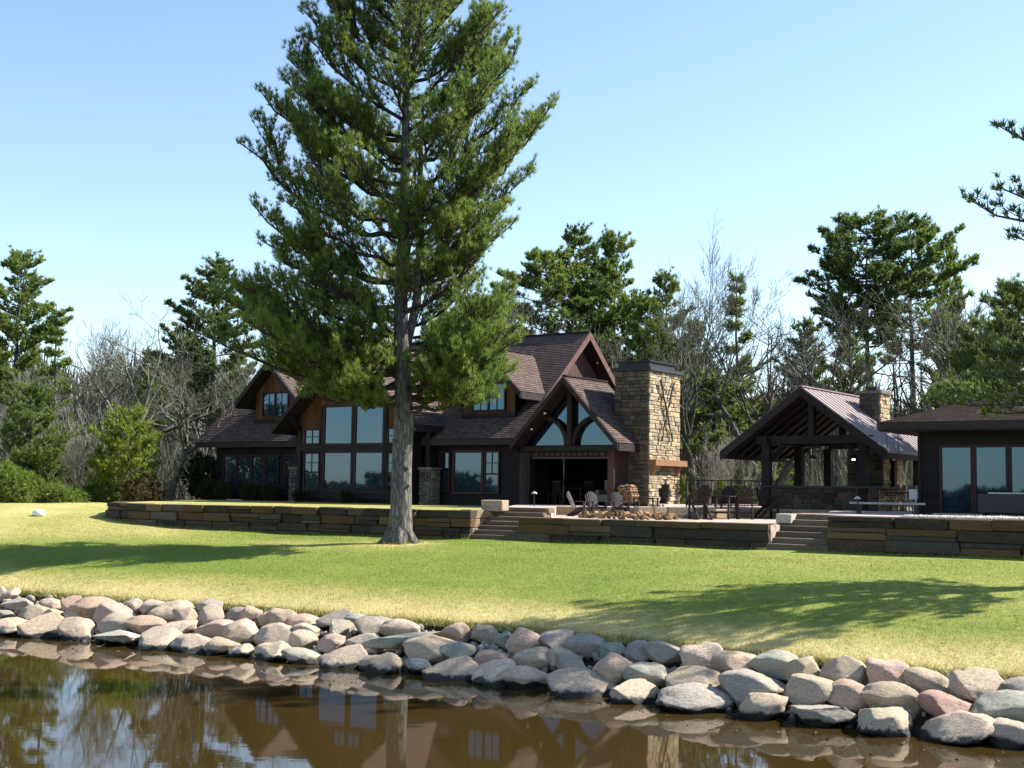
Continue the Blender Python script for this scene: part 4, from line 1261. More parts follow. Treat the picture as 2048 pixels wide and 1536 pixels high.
# bench, utility post, dark table
t = thing('bench', 'long pale stone bench on the gravel edge in front of the pavilion counter', 'bench', (13.0, 45.0, 3.22), -TH + .25)
MB().box(-1.25, 1.25, -.2, .2, .33, .40).build('seat', 'concrete', t)
for s in (-1, 1): MB().box(s * .95 - .07, s * .95 + .07, -.16, .16, 0, .33).build('leg', 'dark_metal', t)
t = thing('utility_box', 'small grey utility box on a post at the corner of the right-hand building', 'box', uvw(29.72, -4.1, 3.22), -TH)
MB().box(-.14, .14, -.05, .05, .52, .86).build('box', 'grey_plastic', t)
MB().box(.06, .10, -.02, .02, 0, .52).build('post', 'grey_plastic', t)
t = thing('grill_cart', 'dark outdoor cooking cart with a pale steel top edge before the glass doors', 'grill', uvw(33.1, -4.6, 3.22), -TH)
MB().box(-.95, 1.4, -.4, .4, .12, .74).build('cabinet', 'dark_metal', t)
MB().box(-.6, 1.45, -.44, .44, .745, .79).build('counter_top', 'grey_plastic', t)
for s in (-.8, 1.25): MB().box(s - .04, s + .04, -.3, .3, 0, .12).build('foot', 'dark_metal', t)
# white dome on the far-left lawn
import bmesh
bm = bmesh.new(); bmesh.ops.create_uvsphere(bm, u_segments=24, v_segments=12, radius=1)
for v in bm.verts:
    v.co = Vector((v.co.x * .36, v.co.y * .30, max(v.co.z, -.55) * .24 * (1 + .15 * v.co.x)))
me = bpy.data.meshes.new('white_cover'); bm.to_mesh(me); bm.free()
me.polygons.foreach_set('use_smooth', [True] * len(me.polygons)); me.materials.append(M['white_paint'])
o = link('white_cover', me); o.scale = (.75, .75, .75); o.location = (-19.6, 54.3, lz(-19.6, 54.3) + .10)
tag(o, 'white rounded cover lying on the lawn edge by the bushes', 'cover')

# iron fence beyond the fireplace
fn = thing('iron_fence', 'black iron railing fence beyond the fireplace, before the woods', 'fence', (7.75, 57.5, 3.2), R(-8))
MB().box(0, 3.9, -.02, .02, 1.17, 1.22).build('rail', 'dark_metal', fn)
MB().box(0, 3.9, -.02, .02, .10, .14).build('rail', 'dark_metal', fn)
bal = MB().box(-.012, .012, -.012, .012, .1, 1.2).mesh('baluster', 'dark_metal')
for i in range(27):
    o = link('baluster', bal, fn); o.location = (.1 + i * .143, 0, 0)
for x_ in (0, 1.95, 3.9):
    MB().box(x_ - .03, x_ + .03, -.03, .03, 0, 1.28).build('post', 'dark_metal', fn)

# inside the porch room
t = thing('armchair', 'pale upholstered wing chair inside the dark porch room', 'armchair', uvw(13.7, 2.2, 3.25), -TH)
MB().box(-.42, .42, -.35, .4, .12, .45).build('seat', 'upholstery', t)
MB().prism([(-.45, .3, .2), (.45, .3, .2), (.56, .42, 1.12), (-.56, .42, 1.12)], (0, .16, 0)).build('backrest', 'upholstery', t)
for s in (-1, 1):
    MB().box(s * .5 - .09, s * .5 + .09, -.35, .4, .12, .66).build('armrest', 'upholstery', t)
    for y_ in (-.3, .35): MB().box(s * .4 - .03, s * .4 + .03, y_ - .03, y_ + .03, 0, .12).build('leg', 'chair_dark', t)
t = thing('dining_table', 'dark table just inside the porch opening', 'table', uvw(12.3, 1.4, 3.25), -TH)
MB().box(-.6, .6, -.4, .4, .70, .74).build('tabletop', 'chair_dark', t)
for a_, b_ in ((-1, -1), (-1, 1), (1, -1), (1, 1)): MB().box(a_ * .5 - .03, a_ * .5 + .03, b_ * .32 - .03, b_ * .32 + .03, 0, .70).build('leg', 'chair_dark', t)
for i, (u, v, lab) in enumerate(((11.4, 1.0, 'dark spindle chair left of the table inside the porch'), (12.4, 2.2, 'dark spindle chair behind the table inside the porch'))):
    t = thing('dining_chair', lab, 'chair', uvw(u, v, 3.25), -TH, 'chairs inside the porch')
    MB().box(-.22, .22, -.22, .22, .43, .47).build('seat', 'chair_wood', t)
    m = MB()
    for q in range(6): m.box(-.2 + q * .08 - .012, -.2 + q * .08 + .012, .19, .215, .47, 1.0)
    m.box(-.23, .23, .18, .225, .98, 1.06)
    m.build('backrest', 'chair_wood', t)
    for a_, b_ in ((-1, -1), (-1, 1), (1, -1), (1, 1)): MB().box(a_ * .19 - .02, a_ * .19 + .02, b_ * .19 - .02, b_ * .19 + .02, 0, .43).build('leg', 'chair_wood', t)

# ------------------------------------------------------------------ trees
def seg_mesh(segs, name, mat):
    """segs: list of (p0, p1, r0, r1, sides) -> one mesh of tapered prisms"""
    out_v, out_f, base = [], [], 0
    for ns in (3, 4, 6, 8):
        S = [s for s in segs if s[4] == ns]
        if not S: continue
        p0 = np.array([s[0] for s in S]); p1 = np.array([s[1] for s in S])
        r0 = np.array([s[2] for s in S]); r1 = np.array([s[3] for s in S])
        d = p1 - p0; d /= np.linalg.norm(d, axis=1, keepdims=True) + 1e-9
        ref = np.where(np.abs(d[:, 2:3]) > .9, np.array([[1., 0, 0]]), np.array([[0, 0, 1.]]))
        a = np.cross(d, ref); a /= np.linalg.norm(a, axis=1, keepdims=True) + 1e-9
        b = np.cross(d, a)
        th = np.arange(ns) * 2 * np.pi / ns
        ring = a[:, None] * np.cos(th)[None, :, None] + b[:, None] * np.sin(th)[None, :, None]
        v = np.concatenate([p0[:, None] + ring * r0[:, None, None], p1[:, None] + ring * r1[:, None, None]], 1)
        j = np.arange(ns); jn = (j + 1) % ns
        q = np.stack([j, jn, jn + ns, j + ns], -1)
        f = q[None] + (np.arange(len(S)) * 2 * ns)[:, None, None] + base
        out_v.append(v.reshape(-1, 3)); out_f.append(f.reshape(-1, 4)); base += len(S) * 2 * ns
    return np_mesh(name, np.concatenate(out_v), np.concatenate(out_f), mat, True)

def tufts_mesh(P, D, n, L, w, name, mat, spread=1.0, rg=None):
    """sprays of n needles at points P pointing about directions D"""
    rg = rg or rng
    P = np.repeat(np.asarray(P), n, 0); D = np.repeat(np.asarray(D), n, 0)
    k_ = len(P)
    dv = D + rg.normal(0, spread, (k_, 3)) * 0.75
    dv /= np.linalg.norm(dv, axis=1, keepdims=True) + 1e-9
    ln = L * rg.uniform(.65, 1.25, k_)[:, None]
    sd = np.cross(dv, rg.normal(0, 1, (k_, 3))); sd /= np.linalg.norm(sd, axis=1, keepdims=True) + 1e-9
    sd *= w
    jit = rg.normal(0, L * .12, (k_, 3))
    v = np.stack([P + jit - sd, P + jit + sd, P + jit + dv * ln], 1).reshape(-1, 3)
    return np_mesh(name, v, np.arange(3 * k_).reshape(-1, 3), mat)

def limb_points(p0, p1, r, n=8, sag=.10, wig=.05):
    p0, p1 = np.array(p0, float), np.array(p1, float)
    L = np.linalg.norm(p1 - p0)
    t = np.linspace(0, 1, n + 1)[:, None]
    pts = p0 + (p1 - p0) * t
    pts[:, 2] -= (sag * L * 4 * t * (1 - t) * (1 - .35 * t))[:, 0]
    pts[1:-1] += np.array([[r.gauss(0, wig * L / n * 2) for _ in range(3)] for _ in range(n - 1)])
    return pts

def pine_foliage(limb, rad, r, segs, TP, TD, step=.22, seclen=1.15, tstep=.12, start=.25, up=.55, sec_sides=3):
    """woody limb plus needle sprays on side shoots"""
    n = len(limb) - 1
    L = sum(np.linalg.norm(limb[i + 1] - limb[i]) for i in range(n))
    for i in range(n):
        f0, f1 = i / n, (i + 1) / n
        segs.append((limb[i], limb[i + 1], rad * (1 - .85 * f0) + .006, rad * (1 - .85 * f1) + .006, 4))
    s = L * start
    side = 1
    while s < L:
        f = s / L * n
        i = min(int(f), n - 1); p = limb[i] + (limb[i + 1] - limb[i]) * (f - i)
        d = limb[i + 1] - limb[i]; d = d / (np.linalg.norm(d) + 1e-9)
        h = np.array([-d[1], d[0], 0.0]); h /= np.linalg.norm(h) + 1e-9
        fr = s / L
        for side in (-1, 1):
            if r.random() < .12: continue
            sl = seclen * (0.45 + .75 * math.sin(math.pi * min(1, .12 + fr * .88))) * r.uniform(.55, 1.15) * (1 if fr < .85 else .7)
            dirn = d * r.uniform(.45, .95) + h * side * r.uniform(.25, 1.0) + np.array([0, 0, r.uniform(.15, 1.0) * up])
            dirn /= np.linalg.norm(dirn)
            q = p + dirn * sl; q[2] += .12 * sl
            segs.append((p, q, .012 + .012 * sl, .004, sec_sides))
            m_ = max(2, int(sl * .8 / tstep))
            for j in range(m_):
                g = .22 + .78 * (j + r.random()) / m_
                tp = p + (q - p) * g + np.array([r.gauss(0, .05), r.gauss(0, .05), r.gauss(0.02, .05)]) * (seclen)
                TP.append(tp); TD.append(dirn * .55 + np.array([0, 0, .65]))
        s += step * r.uniform(.7, 1.3)
    for _ in range(4):
        TP.append(limb[-1] + np.array([r.gauss(0, .06) for _ in range(3)])); TD.append(d * .6 + np.array([0, 0, .6]))

def put_tree(name, label, trunk_me, crown_me, loc, rz=0.0, sc=1.0, group=None, cat='tree'):
    t = thing(name, label, cat, loc, rz, group)
    t.scale = (sc, sc, sc) if not isinstance(sc, tuple) else sc
    a_ = link('trunk', trunk_me, t)
    if crown_me: link('crown', crown_me, t)
    return t

# ---- the big white pine on the lawn
r = random.Random(11)
segs, TP, TD = [], [], []
tr_pts = [(0, 0, -.25), (.0, 0, .0), (.02, 0, .45), (.03, 0, 1.2), (.02, .02, 2.6), (.06, .0, 4.0), (.02, .0, 5.5), (-.10, 0, 7.2), (-.14, .02, 9.0), (-.06, 0, 11.0), (-.08, .05, 14.0), (-.1, 0, 17.0), (-.12, 0, 20.0), (-.1, 0, 23.2)]
tr_rad = [.62, .56, .43, .375, .35, .345, .30, .26, .23, .20, .15, .11, .07, .02]
m = MB(); m.tube(tr_pts, tr_rad, 14)
# root flare
for i in range(7):
    an_ = i * .9 + .3
    m.tube([(.28 * math.cos(an_), .28 * math.sin(an_), .5), (.5 * math.cos(an_), .5 * math.sin(an_), .12), (.85 * math.cos(an_), .85 * math.sin(an_), -.12)], [.16, .13, .05], 7)
for z_, an_, l_ in ((3.1, -1.2, .25), (2.55, -.9, .2), (3.9, -.4, .3), (1.95, -.7, .12), (3.5, -2.2, .2), (4.3, -1.9, .4)):
    m.tube([(.3 * math.cos(an_), .3 * math.sin(an_), z_), ((.36 + l_ * .5) * math.cos(an_), (.36 + l_ * .5) * math.sin(an_), z_ + .06)], [.075, .05], 7)
# second leader
m.tube([(.05, .1, 6.6), (.42, .15, 8.4), (.52, .15, 10.5), (.45, .15, 13.0), (.5, .1, 15.5)], [.16, .17, .15, .11, .05], 8)
trunk_me = m.mesh('trunk', 'pine_bark', True)
def tx(z): return float(np.interp(z, [p[2] for p in tr_pts], [p[0] for p in tr_pts]))
LIMBS = [  # attach height, tip offset to the side, tip height, how far towards the camera
 (5.2, -3.3, 4.95, .6), (5.5, -2.7, 5.7, 1.4), (5.9, -6.6, 7.0, .4), (6.2, -4.4, 6.5, 1.6), (6.4, -6.7, 9.5, -.5), (6.9, -5.4, 8.6, .9), (6.7, -4.6, 8.0, -1.4), (7.7, -4.85, 10.3, .6), (8.3, -4.3, 9.6, -1.2), (9.1, -5.5, 11.9, -.3), (9.8, -3.7, 11.4, 1.2), (9.3, -4.4, 11.1, -1.0),
 (10.7, -5.7, 13.7, .5), (11.2, -4.6, 13.2, -.9), (11.9, -5.2, 15.8, .3), (12.6, -4.7, 15.2, -1.2), (13.1, -4.2, 15.9, .8), (14.2, -4.35, 17.2, -.2), (14.9, -3.5, 17.4, 1.0), (15.9, -3.85, 18.8, .3), (17.0, -3.3, 19.8, -.4), (18.2, -2.7, 20.6, .4), (19.6, -2.2, 21.8, 0), (21.0, -1.5, 22.8, 0),
 (5.0, 3.6, 5.7, .5), (5.3, 4.0, 6.9, 1.0), (5.6, 3.0, 6.3, 1.9), (6.0, 3.8, 8.6, -.8), (6.3, 4.0, 7.5, .5), (7.0, 2.9, 7.9, -.8), (8.1, 3.3, 10.7, .6), (7.6, 2.6, 9.6, -1.2), (9.1, 3.6, 12.2, -.3), (9.6, 2.9, 11.4, 1.2), (10.7, 5.0, 15.3, .2), (11.5, 5.3, 16.2, -.6), (11.0, 4.0, 13.6, 1.1), (12.3, 4.4, 15.9, .6),
 (4.8, 3.3, 5.0, 1.2), (5.1, 3.9, 6.2, -.6), (5.4, 2.6, 5.5, 2.6), (5.7, 3.4, 7.1, 1.7), (6.6, 3.5, 8.2, 1.4), (5.3, 2.2, 6.4, 3.0), (5.0, 2.9, 6.6, .2),
 (4.9, -2.2, 4.9, 1.5), (5.7, -5.0, 6.2, -.6), (6.0, -5.4, 7.9, 1.0), (6.2, -6.5, 8.5, .3), (7.3, -5.0, 9.3, -.6),
 (13.2, 3.9, 17.6, .3), (13.8, 3.2, 16.8, -1.0), (14.5, 3.6, 18.3, -.4), (15.6, 3.3, 18.6, .8), (16.3, 3.1, 19.2, -.2), (17.5, 2.6, 20.2, .4), (18.8, 2.2, 21.3, 0), (20.2, 1.7, 22.3, .2)]
for (z0, dx, z1, dy) in LIMBS:
    limb = limb_points((tx(z0), 0, z0), (dx, -dy * abs(dx) * .45, z1), r, 9, r.uniform(.06, .16), .07)
    pine_foliage(limb, .035 + .012 * abs(dx), r, segs, TP, TD, .21, 1.30, .095, .20, .85)
    for fk in range(2):      # forks that break up the tiers
        if r.random() < .25: continue
        i_ = r.choice((3, 4, 5, 6)); p_ = limb[i_]; d_ = limb[i_ + 1] - limb[i_]; d_ = d_ / np.linalg.norm(d_)
        L_ = np.linalg.norm(limb[-1] - p_) * r.uniform(.5, .95)
        h_ = np.array([-d_[1], d_[0], 0]); h_ /= np.linalg.norm(h_) + 1e-9
        q_ = p_ + (d_ * .8 + h_ * r.uniform(-.8, .8) + np.array([0, 0, r.uniform(-.15, .75)])) * L_
        pine_foliage(limb_points(p_, q_, r, 6, r.uniform(.0, .14), .08), .03, r, segs, TP, TD, .22, 1.15, .10, .2, .8)
z_ = 5.6
while z_ < 22.6:      # limbs towards and away from the camera
    prof = float(np.interp(z_, [5, 8, 12, 16, 20, 23], [3.6, 4.4, 4.6, 3.6, 2.4, .8]))
    for base in (1.57, -1.57, 0.5, 2.7):
        an_ = base + r.gauss(0, .5)
        L = prof * r.uniform(.6, 1.0)
        if base in (.5, 2.7):
            if r.random() < .5: continue
            L *= .62
        if z_ < 7.5 and base < 0: L *= .75
        limb = limb_points((tx(z_), 0, z_), (L * math.cos(an_), L * math.sin(an_), z_ + L * r.uniform(.35, .75)), r, 7, .11)
        pine_foliage(limb, .03 + .01 * L, r, segs, TP, TD, .22, 1.25, .10, .25, .85)
    z_ += r.uniform(.6, .95)
# bare dead twigs low on the right of the trunk
for i in range(26):
    z0 = r.uniform(4.3, 6.5); an_ = r.gauss(-.2, .7); L = r.uniform(.8, 2.4)
    p = np.array([tx(z0), 0, z0]); q = p + np.array([L * math.cos(an_), L * math.sin(an_), r.uniform(-.1, .5) * L * .5])
    segs.append((p, q, .018, .004, 3))
    for _ in range(6):
        g = r.uniform(.3, 1); b_ = p + (q - p) * g
        segs.append((b_, b_ + np.array([r.gauss(.1, .2), r.gauss(0, .2), r.gauss(.05, .15)]), .008, .003, 3))
base_xy = (-3.82, 45.3)
hero = thing('pine_tree', 'tall white pine with thick grey trunk standing alone on the lawn before the lodge', 'tree', (*base_xy, lz(*base_xy)))
link('trunk', trunk_me, hero)
link('branches', seg_mesh(segs, 'branches', 'limb_bark'), hero)
link('crown', tufts_mesh(TP, TD, 18, .195, .0095, 'crown', 'pine_needles', .72), hero)
print('hero tufts', len(TP))

# ---- generic conifers
def conifer(seed, h, cb, rad, style='white', mat='dark_needles', needle=.30, w=.042, n=12, whorl=.62, extra=()):
    """cb: height of the lowest green limb; style white (sweeping up), red (open, rounded), spruce (narrow)"""
    r = random.Random(seed); segs, TP, TD = [], [], []
    rg = np.random.default_rng(seed)
    tr = .012 * h + .05
    N = 10; lean = r.gauss(0, .02)
    tp = [np.array([lean * h * (i / N) + r.gauss(0, .01 * h * .3), r.gauss(0, .03), h * i / N - (.4 if i == 0 else 0)]) for i in range(N + 1)]
    for i in range(N):
        segs.append((tp[i], tp[i + 1], tr * (1 - .93 * i / N), tr * (1 - .93 * (i + 1) / N), 8))
    z_ = cb
    while z_ < h - .25:
        f = (z_ - cb) / (h - cb)
        if style == 'white': prof = rad * (.72 + .55 * math.sin(min(1, f * 1.5) * 2.1)) * (1 - f) ** .62
        elif style == 'red': prof = rad * math.sin(math.pi * (.16 + .80 * f)) ** .8
        elif style == 'edge': prof = rad * min(1.0, (1 - f) * 1.45)
        else: prof = rad * (1 - f) ** .9
        for _ in range(r.choice((3, 4, 4, 5))):
            an_ = r.uniform(0, 6.283); L = max(.25, prof * r.uniform(.55, 1.15))
            rise = {'white': .55, 'red': .30, 'spruce': .05, 'edge': .38}[style] + r.gauss(0, .14)
            c_ = tp[min(N, int(z_ / h * N))]
            limb = limb_points((c_[0], c_[1], z_), (c_[0] + L * math.cos(an_), c_[1] + L * math.sin(an_), z_ + L * rise), r, 4, .08)
            pine_foliage(limb, .02 + .008 * L, r, segs, TP, TD, .30, .95 if style != 'spruce' else .6, .20, .22 if style != 'red' else .45, .6)
        z_ += whorl * r.uniform(.7, 1.3)
    for (z0, dx, dy, z1) in extra:
        limb = limb_points((0, 0, z0), (dx, dy, z1), r, 8, .06)
        pine_foliage(limb, .075, r, segs, TP, TD, .28, 1.0, .16, .4, .7)
    if style == 'red':   # dead lower limbs
        for _ in range(14):
            z0 = r.uniform(cb * .45, cb); an_ = r.uniform(0, 6.28); L = r.uniform(.6, 1.8)
            segs.append((np.array([0, 0, z0]), np.array([L * math.cos(an_), L * math.sin(an_), z0 + r.uniform(-.3, .3)]), .03, .01, 3))
    return seg_mesh(segs, 'trunk', 'dark_bark'), tufts_mesh(TP, TD, n, needle, w, 'crown', mat, .9, rg)

# ---- bare broadleaf trees
def bare(seed, h, spread=.45, fork=.3, stems=1, thick=1.0, mat='grey_bark', levels=4, density=1.0, twig=.011):
    r = random.Random(seed); segs = []
    def grow(p, d, L, rad, lev):
        n = {0: 5, 1: 5, 2: 4, 3: 3}.get(lev, 2)
        pts = [p]; dd = d.copy()
        for i in range(n):
            dd = dd + np.array([r.gauss(0, .13), r.gauss(0, .13), r.gauss(.03 if lev else 0, .07)]); dd /= np.linalg.norm(dd)
            pts.append(pts[-1] + dd * L / n)
        sides = 6 if lev == 0 else (4 if lev <= 1 else 3)
        for i in range(n):
            segs.append((pts[i], pts[i + 1], max(twig, rad * (1 - .72 * i / n)), max(twig * .75, rad * (1 - .72 * (i + 1) / n)), sides))
        if lev >= levels: return
        kids = max(2, int({0: 8, 1: 7, 2: 6, 3: 5}[lev] * density * r.uniform(.8, 1.2)))
        for j in range(kids):
            f = r.uniform(fork if lev == 0 else .22, 1.0) if j else 1.0
            k_ = min(n - 1, int(f * n)); q = pts[k_] + (pts[k_ + 1] - pts[k_]) * (f * n - k_ if f < 1 else 1)
            ax = np.array([r.gauss(0, 1), r.gauss(0, 1), r.gauss(0, .45)])
            ax -= dd * ax.dot(dd); ax /= np.linalg.norm(ax) + 1e-9
            an_ = r.uniform(.35, .85) * (spread / .45) * (.5 if j == 0 else 1)
            nd = dd * math.cos(an_) + ax * math.sin(an_) + np.array([0, 0, .13])
            nd /= np.linalg.norm(nd)
            cl = L * r.uniform(.42, .70) * (1.15 - .35 * f)
            grow(q, nd, cl, rad * (1 - .72 * f) * .86 + .002, lev + 1)
    for s in range(stems):
        a_ = r.uniform(0, 6.28) if stems > 1 else 0; t_ = r.uniform(.08, .38) if stems > 1 else .03
        d = np.array([math.cos(a_) * t_, math.sin(a_) * t_, 1.0]); d /= np.linalg.norm(d)
        grow(np.array([r.gauss(0, .12) * (stems > 1), r.gauss(0, .12) * (stems > 1), -.3]), d, h * r.uniform(.55, .68), .013 * h * thick * (1 if stems == 1 else .72), 0)
    return seg_mesh(segs, 'trunk', mat)

CON = {
 'white1': conifer(1, 19, 5.0, 4.2, 'white', 'dark_needles'), 'white2': conifer(2, 19, 7.0, 3.6, 'white', 'mid_needles'),
 'red1': conifer(3, 19, 10.5, 4.0, 'red', 'dark_needles', .32, .045, 12, .40), 'red2': conifer(4, 19, 9.5, 3.8, 'red', 'mid_needles', .32, .042, 12, .46),
 'narrow': conifer(5, 12, 1.5, 1.7, 'spruce', 'mid_needles'), 'young': conifer(6, 5, .25, 2.1, 'white', 'bright_needles', .22, .028, 10, .34),
 'young2': conifer(7, 6, .3, 2.2, 'white', 'mid_needles', .22, .03, 10, .36), 'dense': conifer(8, 12, 2.0, 4.2, 'white', 'dark_needles', .3, .035, 11, .5)}
def gx(px, Y): return (px - 1024) / 2600.0 * Y
def con(kind, px, Y, ytop, label, rz=0.0, wide=1.0, name='conifer_tree', group='evergreens behind the lodge', base=None):
    H0 = {'white1': 19, 'white2': 19, 'red1': 19, 'red2': 19, 'narrow': 12, 'young': 5, 'young2': 6, 'dense': 12}[kind]
    X = gx(px, Y); fz = floor_z(X, Y) if base is None else base
    top = 3.9 + (978 + .014 * (px - 1024) - ytop) / 2600.0 * Y
    s = (top - fz) / H0
    t = put_tree(name, label, CON[kind][0], CON[kind][1], (X, Y, fz), rz, (s * wide, s * wide, s), group)
    return t
con('white2', 12, 78, 500, 'tall dark green pine at the left edge of the picture', .3, 1.05)
con('narrow', 112, 76, 606, 'narrow pale green spruce just right of the tall left-edge pine', 1.0, 1.0)
con('white1', 425, 90, 516, 'dark pine whose top shows left of the big pine, above the lodge', 2.0, 1.25)
con('red2', 1100, 92, 505, 'dark pine left of the pair above the lodge ridge', 1.0, 1.15)
con('white1', 1168, 94, 455, 'tall dark pine directly above the lodge ridge, left one of the pair', 3.6, .95)
con('white2', 1220, 95, 460, 'tall dark pine above the lodge gable, right one of the pair', .8, .9)
con('white2', 1345, 94, 545, 'light green pine above and right of the great chimney', 2.4, .85)
con('narrow', 1480, 96, 532, 'slim pine crown among bare trees between chimney and pavilion', .4, .85)
con('red1', 1738, 84, 432, 'tall open-crowned pine behind the pavilion, left of two', .2, 1.02)
con('red2', 1828, 86, 440, 'tall open-crowned pine behind the pavilion, right of two', 2.1, 1.0)
con('white2', 1905, 92, 500, 'smaller pine right of the two tall ones behind the pavilion', 4.0, .6)
con('narrow', 1003, 88, 552, 'thin pine tip showing right of the big pine above the roof', 2.0, .8)
con('young2', 1430, 74, 765, 'low bushy green pine between the chimney and the pavilion', .5, 1.5, base=3.0)
con('white2', 1400, 90, 640, 'green pine between the chimney and the slim pine crown', 2.7, .9)
con('white2', 1700, 96, 620, 'green pine low behind the pavilion ridge', .7, 1.0)
con('white2', 300, 95, 700, 'green pine far back in the gap left of the lodge', 1.7, 1.0)
con('white2', 1290, 86, 590, 'mid-green pine crown close above the lodge chimney', 1.2, 1.0)
con('white2', 1625, 92, 640, 'mid-green pine behind the left slope of the pavilion roof', 3.1, .9)
con('white1', 1905, 78, 640, 'green pine behind the hipped roof, left of the dense evergreens', 5.1, 1.0)
con('young2', 1500, 80, 800, 'green understorey pine just left of the pavilion roof', 4.4, 1.4, base=3.0)
con('white2', 985, 92, 600, 'pine crown hidden mostly by the big pine on its right side', 4.1, .8)
con('young', 250, 69, 822, 'bright yellow-green young pine at the left end of the terrace', 0, .95, 'young_pine', 'young evergreens at the left')
con('young2', 62, 70, 780, 'mid-green young pine in the thicket at the far left', 1.4, .9, 'young_pine', 'young evergreens at the left')
con('young2', 178, 76, 880, 'small dark young pine between the two larger young ones', 3.0, 1.0, 'young_pine', 'young evergreens at the left')
con('dense', 2065, 55, 560, 'dense dark evergreen overhanging the right-hand building', .9, .95)
con('dense', 1975, 62, 640, 'dark evergreen behind the roof of the right-hand building', 2.9, .8)
con('young', 1369, 59.5, 955, 'small bright green evergreen shrub right of the fireplace', 1.0, .42, 'young_pine', 'small evergreens by the fence', base=3.2)
con('young', 1445, 59.5, 962, 'small bright green evergreen shrub at the right end of the iron fence', 2.0, .9, 'young_pine', 'small evergreens by the fence', base=3.2)

# pine beyond the right edge: its outer branches reach into view and its shadow lies on the lawn
bx_, by_ = 17.3, 31.4
edge = conifer(21, 22, 5.5, 3.7, 'white', 'dark_needles', .20, .020, 12, .50,
               [(7.4, -6.1, .2, 9.2), (8.6, -5.6, -.4, 10.9), (7.9, -5.2, .6, 9.6), (6.6, -5.2, -.3, 8.2), (5.8, -4.9, .8, 7.0), (4.6, -6.9, .9, 4.3), (4.9, -6.3, 1.6, 4.6), (5.1, -5.8, .2, 4.9), (4.4, -5.4, 1.3, 4.0), (5.6, -5.6, 1.0, 5.6), (5.3, -4.8, -.3, 5.0)])
et = put_tree('pine_tree', 'dark pine at the right edge whose branch tips reach over the sky', edge[0], edge[1], (bx_, by_, lz(bx_, by_)), 0.0)

BARE = [bare(31, 13, .64, .28, 1, 1.9, 'grey_bark', 4, .82), bare(32, 13, .52, .35, 1, 1.7, 'grey_bark', 4, .85), bare(33, 13, .62, .2, 4, 2.3, 'dark_bark', 4, .68),
        bare(34, 13, .36, .3, 1, .8, 'twig_bark'), bare(35, 13, .60, .25, 2, 2.1, 'dark_bark', 4, .72), bare(36, 8, .34, .25, 4, .7, 'birch_bark', 3), bare(37, 8, .3, .3, 2, .8, 'birch_bark', 3)]
def bt(i, px, Y, ytop, label, rz=0.0, wide=1.0, name='bare_tree', group='leafless trees round the clearing'):
    H0 = 13.0 if i < 5 else 8.0
    X = gx(px, Y); fz = floor_z(X, Y)
    top = 3.9 + (978 + .014 * (px - 1024) - ytop) / 2600.0 * Y
    s = (top - fz) / H0
    put_tree(name, label, BARE[i], None, (X, Y, fz), rz, (s * wide, s * wide, s), group)
bt(0, 268, 76, 592, 'spreading leafless tree in the gap left of the lodge', .4, 1.0)
bt(1, 345, 74, 655, 'leafless tree close to the left gable of the lodge', 1.4, 1.0)
bt(3, 215, 82, 640, 'thin leafless tree left of the spreading one', 2.4)
bt(3, 420, 80, 660, 'pale leafless tree behind the left roof of the lodge', .9, 1.2)
bt(1, 40, 74, 690, 'leafless tree in front of the tall left-edge pine', 3.3)
bt(5, 108, 73, 760, 'pale many-stemmed bare tree in the left thicket', .4, .8)
bt(5, 165, 73, 840, 'pale slender bare clump beside the bright young pine', 2.4, 1.0)
bt(6, 20, 72, 830, 'two pale bare stems at the far left edge', 1.4, .9)
bt(1, 955, 84, 512, 'pale leafless crown seen right of the big pine', 2.0, .9)
bt(0, 1082, 80, 560, 'leafless tree behind the lodge ridge', 3.0, .8)
bt(3, 1290, 88, 498, 'tall thin leafless tree above the great chimney', .2, .8)
bt(1, 1235, 78, 600, 'leafless tree behind the lodge gable', 5.0, .9)
bt(4, 1378, 68, 560, 'dark forked leafless tree right behind the great chimney', 1.1, .9)
bt(0, 1440, 80, 545, 'leafless tree above the low green pine', 2.2, .9)
bt(2, 1535, 70, 560, 'big many-stemmed leafless tree left of the pavilion roof', .6, 1.15)
bt(1, 1605, 84, 575, 'leafless tree above the pavilion gable', 4.1, 1.0)
bt(0, 1680, 78, 590, 'leafless tree behind the pavilion ridge', 5.2, .9)
bt(2, 1790, 80, 600, 'many-stemmed leafless tree behind the pavilion chimney', 2.7, .9)
bt(0, 1870, 76, 570, 'leafless tree left of the dark evergreens', 1.9, .9)
bt(1, 1950, 72, 520, 'grey leafless crown above the right-hand building', .3, 1.1)
bt(4, 2030, 70, 520, 'leafless tree at the right edge behind the evergreen', 3.9, 1.0)
bt(6, 1452, 63, 880, 'white-barked young birch left of the pavilion, nearer the fence', .2, .8, 'birch_tree', 'young birches by the fence')
bt(6, 1484, 64, 868, 'white-barked young birch nearest the pavilion', 1.9, .7, 'birch_tree', 'young birches by the fence')
bt(5, 1420, 66, 850, 'pale birch clump behind the iron fence', 2.9, .8, 'birch_tree', 'young birches by the fence')

